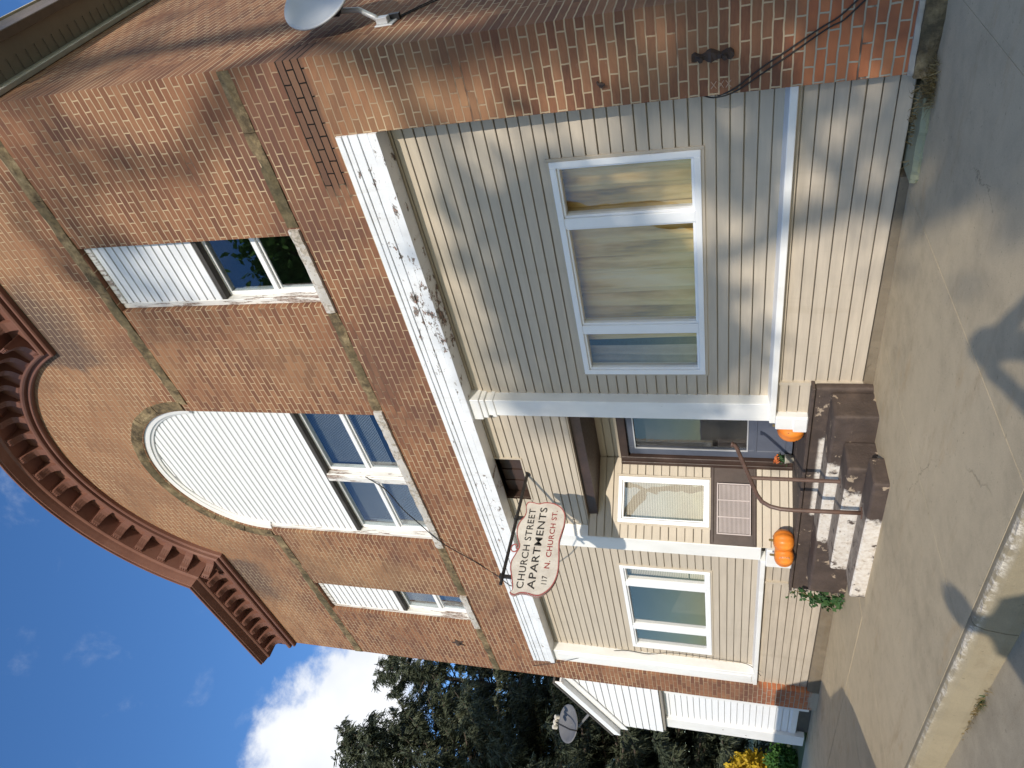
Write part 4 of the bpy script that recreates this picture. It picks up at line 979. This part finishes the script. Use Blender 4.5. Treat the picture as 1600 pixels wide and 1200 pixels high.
# ------------------------------------------------------------------ conifers
def conifer(base, H, rad, label, seed, levels=34, fine=1.0):
    rnd = random.Random(seed); th_ = thing('spruce_tree', base, label, 'tree', 'spruces behind the house'); B0 = Vector(base)
    tr = MB(); tr.tube([B0 + Vector((.1*math.sin(i), .1*math.cos(i*1.3), H*i/10)) for i in range(11)], [H*.018*(1-i/10.6)+.015 for i in range(11)], 9)
    fo = MB()
    for L in range(levels):
        f = (L + .5)/levels; z = H*(.10 + .89*f); ln = rad*((1-f)**.72)*.98 + .25
        nb = max(6, int(14*(1 - f*.5)))
        for k in range(nb):
            az = rnd.uniform(0, 6.283); l = ln*rnd.uniform(.62, 1.12); d = Vector((math.cos(az), math.sin(az), 0)); zz = z + rnd.uniform(-.3,.3)*H/levels*1.5
            up0 = rnd.uniform(-.10,.22) + .35*f; P = []
            for i in range(7):
                t = i/6; P.append(B0 + Vector((0,0,zz)) + d*(l*t) + Vector((0,0, l*(up0*t - .42*(1-f)*t*t + .22*t**4))))
            tr.tube(P, [.045*(1-t/6.5)*(1.2-f) + .008 for t in range(7)], 5)
            side = Vector((-d.y, d.x, 0))
            ns = int(l*17*fine) + 6
            for q in range(ns):
                t = rnd.uniform(.18, 1.0); i = min(5, int(t*6)); c = P[i].lerp(P[i+1], t*6 - i)
                sl_ = (.22 + .42*l*.25*(1-t*.7))*rnd.uniform(.6,1.25)
                sd = (d*rnd.uniform(.2,.95) + side*rnd.choice((-1,1))*rnd.uniform(.25,1) + Vector((0,0,rnd.uniform(-.95,.12)))).normalized()
                e = c + sd*sl_
                # spray of needle blades along the twig
                nk = 12
                for w in range(nk):
                    cc = c.lerp(e, (w+.4)/nk) + Vector((rnd.gauss(0,.03), rnd.gauss(0,.03), rnd.gauss(0,.035)))
                    bd = (sd + Vector((rnd.uniform(-.55,.55), rnd.uniform(-.55,.55), rnd.uniform(-.7,.35)))).normalized(); u = bd*rnd.uniform(.08,.17); v = bd.orthogonal().normalized()
                    v = (v*math.cos(w) + bd.cross(v)*math.sin(w))*rnd.uniform(.011,.024)
                    fo.add([cc-u*.4-v, cc-u*.4+v, cc+u+v*.4, cc+u-v*.4], [(0,1,2,3)])
    obj('trunk', tr, M['bark'], th_); leafobj('crown', fo, M['spruce'], th_)
conifer((-24.6, 7.2, -1.5), 14.6, 5.3, 'tall dark spruce rising beside the left edge of the brick house', 3, 38, 1.0)
conifer((-26.0, 10.6, -1.5), 14.8, 5.2, 'second dark spruce half hidden behind the brick corner', 11, 32, .8)
conifer((-31.0, 4.6, -1.5), 13.0, 4.6, 'wide spruce farther off at the outer left edge', 17, 28, .55)

# shrubs and hedge past the entry
def shrub(c, r, n, mat, label, size=.05, name='shrub', cat='shrub', sq=(1,1,1)):
    th_ = thing(name, c, label, cat); m = MB(); C0 = Vector(c)
    for k in range(7):
        a = k*.9; m.tube([C0, C0 + Vector((.3*r*math.cos(a)*sq[0], .3*r*math.sin(a)*sq[1], r*.5)), C0 + Vector((.7*r*math.cos(a)*sq[0], .7*r*math.sin(a)*sq[1], r*1.1*sq[2]))], [.02,.014,.006], 5)
    obj('stem', m, M['bark'], th_)
    m = MB(); pts = []
    for k in range(n):
        v = Vector((random.gauss(0,1), random.gauss(0,1), random.gauss(0,1))).normalized()*r*random.uniform(.55,1.0)**.6
        pts.append(C0 + Vector((v.x*sq[0], v.y*sq[1], (v.z*.8 + r*.8)*sq[2])))
    leaves(m, pts, size, 6, .07); leafobj('foliage', m, M[mat], th_); return th_
shrub((-19.6, 6.35, -1.42), .95, 900, 'yellow', 'bright yellow autumn bush beyond the white lean-to entry', .055, sq=(1.2,.8,1))
shrub((-16.6, 5.95, -1.42), .42, 500, 'hedge', 'low green clipped hedge beside the white entry post', .035, 'hedge', 'hedge', (1.1,.7,.85))
# houses and fence far behind
def house(c, w, d, h, roof_h, wall_mat, label, rot=0, seed=0):
    th_ = thing('house', c, label, 'house'); cx, cy, cz = c
    m = MB(); m.box(cx-w/2, cx+w/2, cy-d/2, cy+d/2, cz, cz+h); obj('wall', m, wall_mat, th_)
    m = MB(); e = .35
    m.add([(cx-w/2-e,cy-d/2-e,cz+h),(cx+w/2+e,cy-d/2-e,cz+h),(cx+w/2+e,cy+d/2+e,cz+h),(cx-w/2-e,cy+d/2+e,cz+h),(cx-w/2-e,cy,cz+h+roof_h),(cx+w/2+e,cy,cz+h+roof_h)], [(0,1,5,4),(2,3,4,5),(0,4,3),(1,2,5),(3,2,1,0)])
    obj('roof', m, M['roof'], th_)
    for k in range(3):
        yy = cy - d/2 + d*(k+.5)/3
        m = MB(); m.box(cx+w/2-.02, cx+w/2+.05, yy-.5, yy+.5, cz+.9, cz+2.3); wn = obj('window', m, M['frame'], th_, bevel=.01)
        m = MB(); m.box(cx+w/2+.04, cx+w/2+.06, yy-.42, yy+.42, cz+.98, cz+2.22); obj('pane', m, M['glass'], wn)
    return th_
house((-52, 9.5, -1.5), 8, 11, 3.4, 2.6, M['vinyl'], 'white house far down the street behind the spruces')
house((-47, -1.5, -1.5), 8, 7, 3.0, 2.4, plain('red_siding', (.16,.05,.04), .7, .15), 'low red-brown house far down the street past the yellow bush')
FE = thing('fence', (-27, 5.2, -1.42), 'grey lattice fence panel between dark posts behind the yellow bush', 'fence')
m = MB()
for k in range(46): y = 3.6 + k*.075; m.box(-27.02, -26.98, y, y+.03, -1.35, .55)
for k in range(26): m.box(-26.98, -26.95, 3.6, 7.05, -1.32 + k*.075, -1.30 + k*.075)
obj('lattice', m, plain('grey_lattice', (.33,.33,.33), .8, .2), FE)
for y in (3.5, 5.3, 7.1):
    m = MB(); m.box(-27.06, -26.94, y-.06, y+.06, -1.5, .75); m.box(-27.08,-26.92,y-.08,y+.08,.75,.79); obj('post', m, M['metal'], FE)

# ------------------------------------------------------------------ unseen things behind the camera, some added for their shade
def street_tree(base, H, label, seed, clumps, leaf=.10, per=30, spread=.32, lf=(.55,.72), z0=.5, mat='leaf', lim=-99):
    ok = lambda p: p.x - .87*(5.2 - p.y) > lim        # crown shaped by its shadow: drops limbs that would shade the left facade
    rnd = random.Random(seed); th_ = thing('street_tree', base, label, 'tree', 'street trees across the road'); B0 = Vector(base)
    tr = MB(); tips = []
    def grow(p, d, l, r, depth):
        P = [p]; q = p; dd = d
        for i in range(4):
            dd = (dd + Vector((rnd.gauss(0,.13), rnd.gauss(0,.13), rnd.gauss(0,.08)))).normalized(); q = q + dd*l/4; P.append(q)
        if depth > 0 and not ok(q): return
        tr.tube(P, [r*(1-.13*i) for i in range(5)], 8 if depth < 2 else 5)
        if depth >= 2: tips.extend(P[2:])
        if depth < 5:
            for k in range(3 if depth < 3 else 2):
                a = rnd.uniform(0, 6.283); sp = rnd.uniform(.45,.95); o = dd.orthogonal().normalized(); o2 = dd.cross(o)
                nd = (dd*math.cos(sp) + (o*math.cos(a) + o2*math.sin(a))*math.sin(sp) + Vector((0,0,.15))).normalized(); grow(q, nd, l*rnd.uniform(*lf), r*.56, depth+1)
    grow(B0, Vector((.03,.02,1)).normalized(), H*z0, H*.026, 0)
    obj('trunk', tr, M['bark'], th_, smooth=True)
    fo = MB(); rnd.shuffle(tips)
    for p in tips[:clumps]:
        for k in range(per):
            q = p + Vector((rnd.gauss(0,spread), rnd.gauss(0,spread), rnd.gauss(0,spread*.8)))
            u = Vector((rnd.uniform(-1,1), rnd.uniform(-1,1), rnd.uniform(-1,1))).normalized(); v = u.orthogonal().normalized(); sz = leaf*rnd.uniform(.6,1.2)
            fo.add([q-u*sz, q+v*sz*.6, q+u*sz, q-v*sz*.6], [(0,1,2,3)])
    leafobj('crown', fo, M[mat], th_)
street_tree((12.6, -13.0, -1.5), 11.5, 'leafy street tree across the road, nearest the middle of the row', 12, 46, .13, 150, .42, (.46,.66), .46, 'leaf', -5.7)
street_tree((14.6, -15.5, -1.5), 17.0, 'tallest street tree across the road with open branches', 9, 36, .13, 130, .42, (.48,.68), .56, 'leaf', -6.2)
street_tree((20.5, -12.4, -1.5), 12.5, 'farthest street tree across the road to the right', 14, 36, .13, 130, .42, (.48,.66), .5)
street_tree((-12.0, -8.8, -1.5), 18.8, 'bright green tree across the road to the left', 31, 330, .12, 40, .42, (.46,.60), .42, 'maple')
street_tree((9.4, -9.3, -1.5), 6.6, 'unseen low tree added at the far kerb to shade the right sidewalk', 41, 11, .11, 110, .34, (.45,.62), .46)  # low crown out of view, added for its shade on the pavement
# van out of view, added to cast the shadow at the left wall foot
VN = thing('van_shadow_caster', (-9.6, 1.0, -1.555), 'unseen white panel van added left of the camera as a shadow caster', 'van')
m = MB(); prof = [(-12.9,-1.2),(-12.9,.35),(-12.7,.55),(-8.6,.55),(-7.9,-.28),(-7.05,-.42),(-6.9,-.62),(-6.85,-1.2)]
m.prism([prof], lambda a,b:(a,.10,b), lambda a,b:(a,1.9,b)); obj('body', m, plain('van_paint', (.70,.71,.72), .3, .05), VN, bevel=.06, seg=3)
m = MB(); m.prism([[(-8.55,.42),(-9.6,.42),(-9.6,-.22),(-8.02,-.22)]], lambda a,b:(a,1.905,b), lambda a,b:(a,.095,b)); obj('side_window', m, M['black'], VN)
for x in (-7.75, -11.9):
    for y in (.28, 1.72):
        m = MB(); m.lathe([(0,-.11),(.18,-.11),(.2,-.09),(.33,-.10),(.345,-.05),(.345,.05),(.33,.10),(.2,.09),(.18,.11),(0,.11)], (x,y,-1.21), Vector((0,1,0)), 24); obj('wheel', m, M['black'], VN, smooth=True)
# unseen figure added to cast the lobed shadow at the kerb
PE = thing('person', (-1.03, -1.18, -1.555), 'unseen figure in dark jacket added left of the photographer to cast a shadow', 'person')
def figure(PE, b, J2={}):
    b = Vector(b); S = Vector((.755,.656,0)); Fw = Vector((-.656,.755,0))
    def q(s, f, z): return b + S*s + Fw*f + Vector((0,0,z))
    J = {'pelvis':(0,0,.95,.15),'waist':(0,0,1.12,.14),'chest':(0,.02,1.34,.165),'neck':(0,.0,1.50,.062),'head':(0,.03,1.62,.092),'crown':(0,.03,1.74,.075),
         'shl':(-.19,0,1.42,.072),'ell':(-.30,.04,1.17,.055),'wrl':(-.20,.20,1.05,.042),'hnl':(-.17,.27,1.05,.045),
         'shr':(.19,0,1.42,.072),'elr':(.30,.05,1.16,.055),'wrr':(.26,.22,1.06,.04),'hnr':(.24,.30,1.05,.04),
         'hpl':(-.10,0,.90,.105),'knl':(-.11,.03,.50,.07),'anl':(-.11,-.01,.09,.05),'tol':(-.12,.15,.04,.042),
         'hpr':(.10,0,.90,.105),'knr':(.11,.02,.50,.07),'anr':(.11,-.02,.09,.05),'tor':(.13,.14,.04,.042)}
    J.update(J2)
    E = [('pelvis','waist'),('waist','chest'),('chest','neck'),('neck','head'),('head','crown'),('chest','shl'),('shl','ell'),('ell','wrl'),('wrl','hnl'),('chest','shr'),('shr','elr'),('elr','wrr'),('wrr','hnr'),('pelvis','hpl'),('hpl','knl'),('knl','anl'),('anl','tol'),('pelvis','hpr'),('hpr','knr'),('knr','anr'),('anr','tor')]
    K = list(J); V = [q(*J[k][:3]) for k in K]; rad = [J[k][3] for k in K]; ed = [(K.index(x), K.index(y)) for x, y in E]
    for side, sgn in (('hnl',1),('hnr',1)):                 # fingers
        h0 = V[K.index(side)]; w0 = V[K.index('wr'+side[2])]; d = (h0 - w0).normalized(); o = d.cross(Fw).normalized()
        for f in range(4):
            r0 = len(V); V += [h0 + o*(.018*(f-1.5)) + d*.05, h0 + o*(.021*(f-1.5)) + d*(.085 if f in (0,3) else .10) + Fw*.02]; rad += [.011,.009]; ed += [(K.index(side), r0), (r0, r0+1)]
        r0 = len(V); V += [h0 + o*.05 + d*.02]; rad += [.012]; ed += [(K.index(side), r0)]
    me = bpy.data.meshes.new('body'); me.from_pydata([v - b for v in V], ed, []); o = bpy.data.objects.new('body', me); COL.objects.link(o); o.parent = PE; LOC[o.name] = b
    sk = o.modifiers.new('skin', 'SKIN'); sv = me.skin_vertices[0].data
    for i, r in enumerate(rad): sv[i].radius = (r, r)
    sv[0].use_root = True
    ss = o.modifiers.new('sub', 'SUBSURF'); ss.levels = 2; ss.render_levels = 2
    me.materials.append(plain('dark_jacket', (.05,.055,.075), .8, .2))
    m = MB(); m.lathe([(.098,.0),(.108,.04),(.10,.09),(.06,.125),(0,.135)], q(0,.02,1.62), n=18); obj('hair', m, plain('brown_hair', (.06,.035,.02), .7, .2), PE, smooth=True)
figure(PE, (-1.03, -1.18, -1.555))
PH = thing('person', (.42, -.46, -1.555), 'photographer in dark jacket holding a camera up to the face in the road', 'person')
figure(PH, (.42, -.46, -1.555), {'ell':(-.40,.10,1.36,.055),'wrl':(-.20,.30,1.50,.042),'hnl':(-.14,.36,1.53,.045),'elr':(.38,.14,1.32,.055),'wrr':(.16,.30,1.46,.042),'hnr':(.10,.36,1.50,.045)})

# ------------------------------------------------------------------ light, sky, camera
sun = bpy.data.lights.new('sun', 'SUN'); sun.energy = 3.9; sun.angle = R(.55); sun.color = (1.0, .91, .78)
so = bpy.data.objects.new('sun', sun); COL.objects.link(so); so.rotation_euler = (-SUN).to_track_quat('-Z', 'Y').to_euler()
w = bpy.data.worlds.new('World'); scene.world = w; w.use_nodes = True; nt = w.node_tree; nt.nodes.clear()
class WN(NT):
    def __init__(s): s.t = nt; s.out = s.n('ShaderNodeOutputWorld'); s.tc = s.n('ShaderNodeTexCoord'); s.pos = s.tc.outputs['Generated']
k = WN()
sky = k.n('ShaderNodeTexSky'); sky.sky_type = 'NISHITA'; sky.sun_disc = False
sky.sun_elevation = math.asin(SUN.z); sky.sun_rotation = math.atan2(SUN.x, SUN.y); sky.altitude = 400; sky.air_density = 1.0; sky.dust_density = .15; sky.ozone_density = 2.2
hsv = k.n('ShaderNodeHueSaturation'); hsv.inputs['Hue'].default_value = .509; hsv.inputs['Saturation'].default_value = 1.22; hsv.inputs['Value'].default_value = 1.95; k.set(hsv.inputs['Color'], sky.outputs[0])
px, py, pz = k.sep(k.pos)
n1 = k.noise(7.5, 10, .60, vec=k.mapv(k.pos, loc=(.3,.1,.2), scale=(1,1,1.2)), dist=.15); n0 = k.noise(2.2, 3, .5)
vd = k.n('ShaderNodeVectorMath', operation='DOT_PRODUCT'); k.set(vd.inputs[0], k.pos); vd.inputs[1].default_value = Vector((-.95,.30,0)).normalized()
az = k.step(vd.outputs['Value'], .45, .75)
wob = k.math('ADD', k.math('MULTIPLY_ADD', n1, .20, -.10), k.math('MULTIPLY_ADD', n0, .20, -.10))
hh = k.math('ADD', pz, wob)
cl = k.math('MULTIPLY', k.math('MULTIPLY', k.step(hh, .535, .50), k.step(hh, .34, .42)), az)
wisp = k.math('MULTIPLY', k.step(k.noise(10, 7, .6, vec=k.mapv(k.pos, loc=(4.1,2.2,7.7)), dist=.4), .57, .80), .22)
shade = k.ramp(k.noise(4.2, 5, .55, vec=k.mapv(k.pos, loc=(.34,.12,.26))), [(.32, (6.0,6.6,7.6)), (.62, (8.8,9.0,9.4))])
rest = k.math('MULTIPLY', k.step(k.noise(2.3, 8, .6, vec=k.mapv(k.pos, loc=(1,5,2), scale=(1,1,1.8))), .44, .58), k.step(vd.outputs['Value'], .35, .05))  # clouds added out of view to whiten the blue sky fill
rest = k.math('MULTIPLY', rest, k.step(pz, .75, .45))
tot = k.math('MAXIMUM', cl, k.math('MAXIMUM', wisp, k.math('MULTIPLY', rest, .9)))
colr = k.mix(tot, hsv.outputs[0], shade)
bg = k.n('ShaderNodeBackground'); k.set(bg.inputs[0], colr); bg.inputs[1].default_value = .108
nt.links.new(bg.outputs[0], k.out.inputs[0])

cam = bpy.data.cameras.new('camera'); cam.sensor_width = 36; cam.lens = 36*1105.12/1600; cam.clip_end = 600; cam.clip_start = .05
co = bpy.data.objects.new('camera', cam); COL.objects.link(co)
RT = [[.7242625751, .6894915291, .0067196409], [-.1973290563, .2165984064, -.9561100219], [-.6606852245, .6911487261, .2929308323]]
right, down, fwd = (Vector(r) for r in RT)
mt = Matrix.Identity(4)
for i in range(3): mt[i][0] = down[i]; mt[i][1] = right[i]; mt[i][2] = -fwd[i]
co.matrix_world = mt; scene.camera = co
scene.view_settings.view_transform = 'Standard'; scene.view_settings.look = 'None'; scene.view_settings.exposure = 0.1; scene.view_settings.gamma = 1
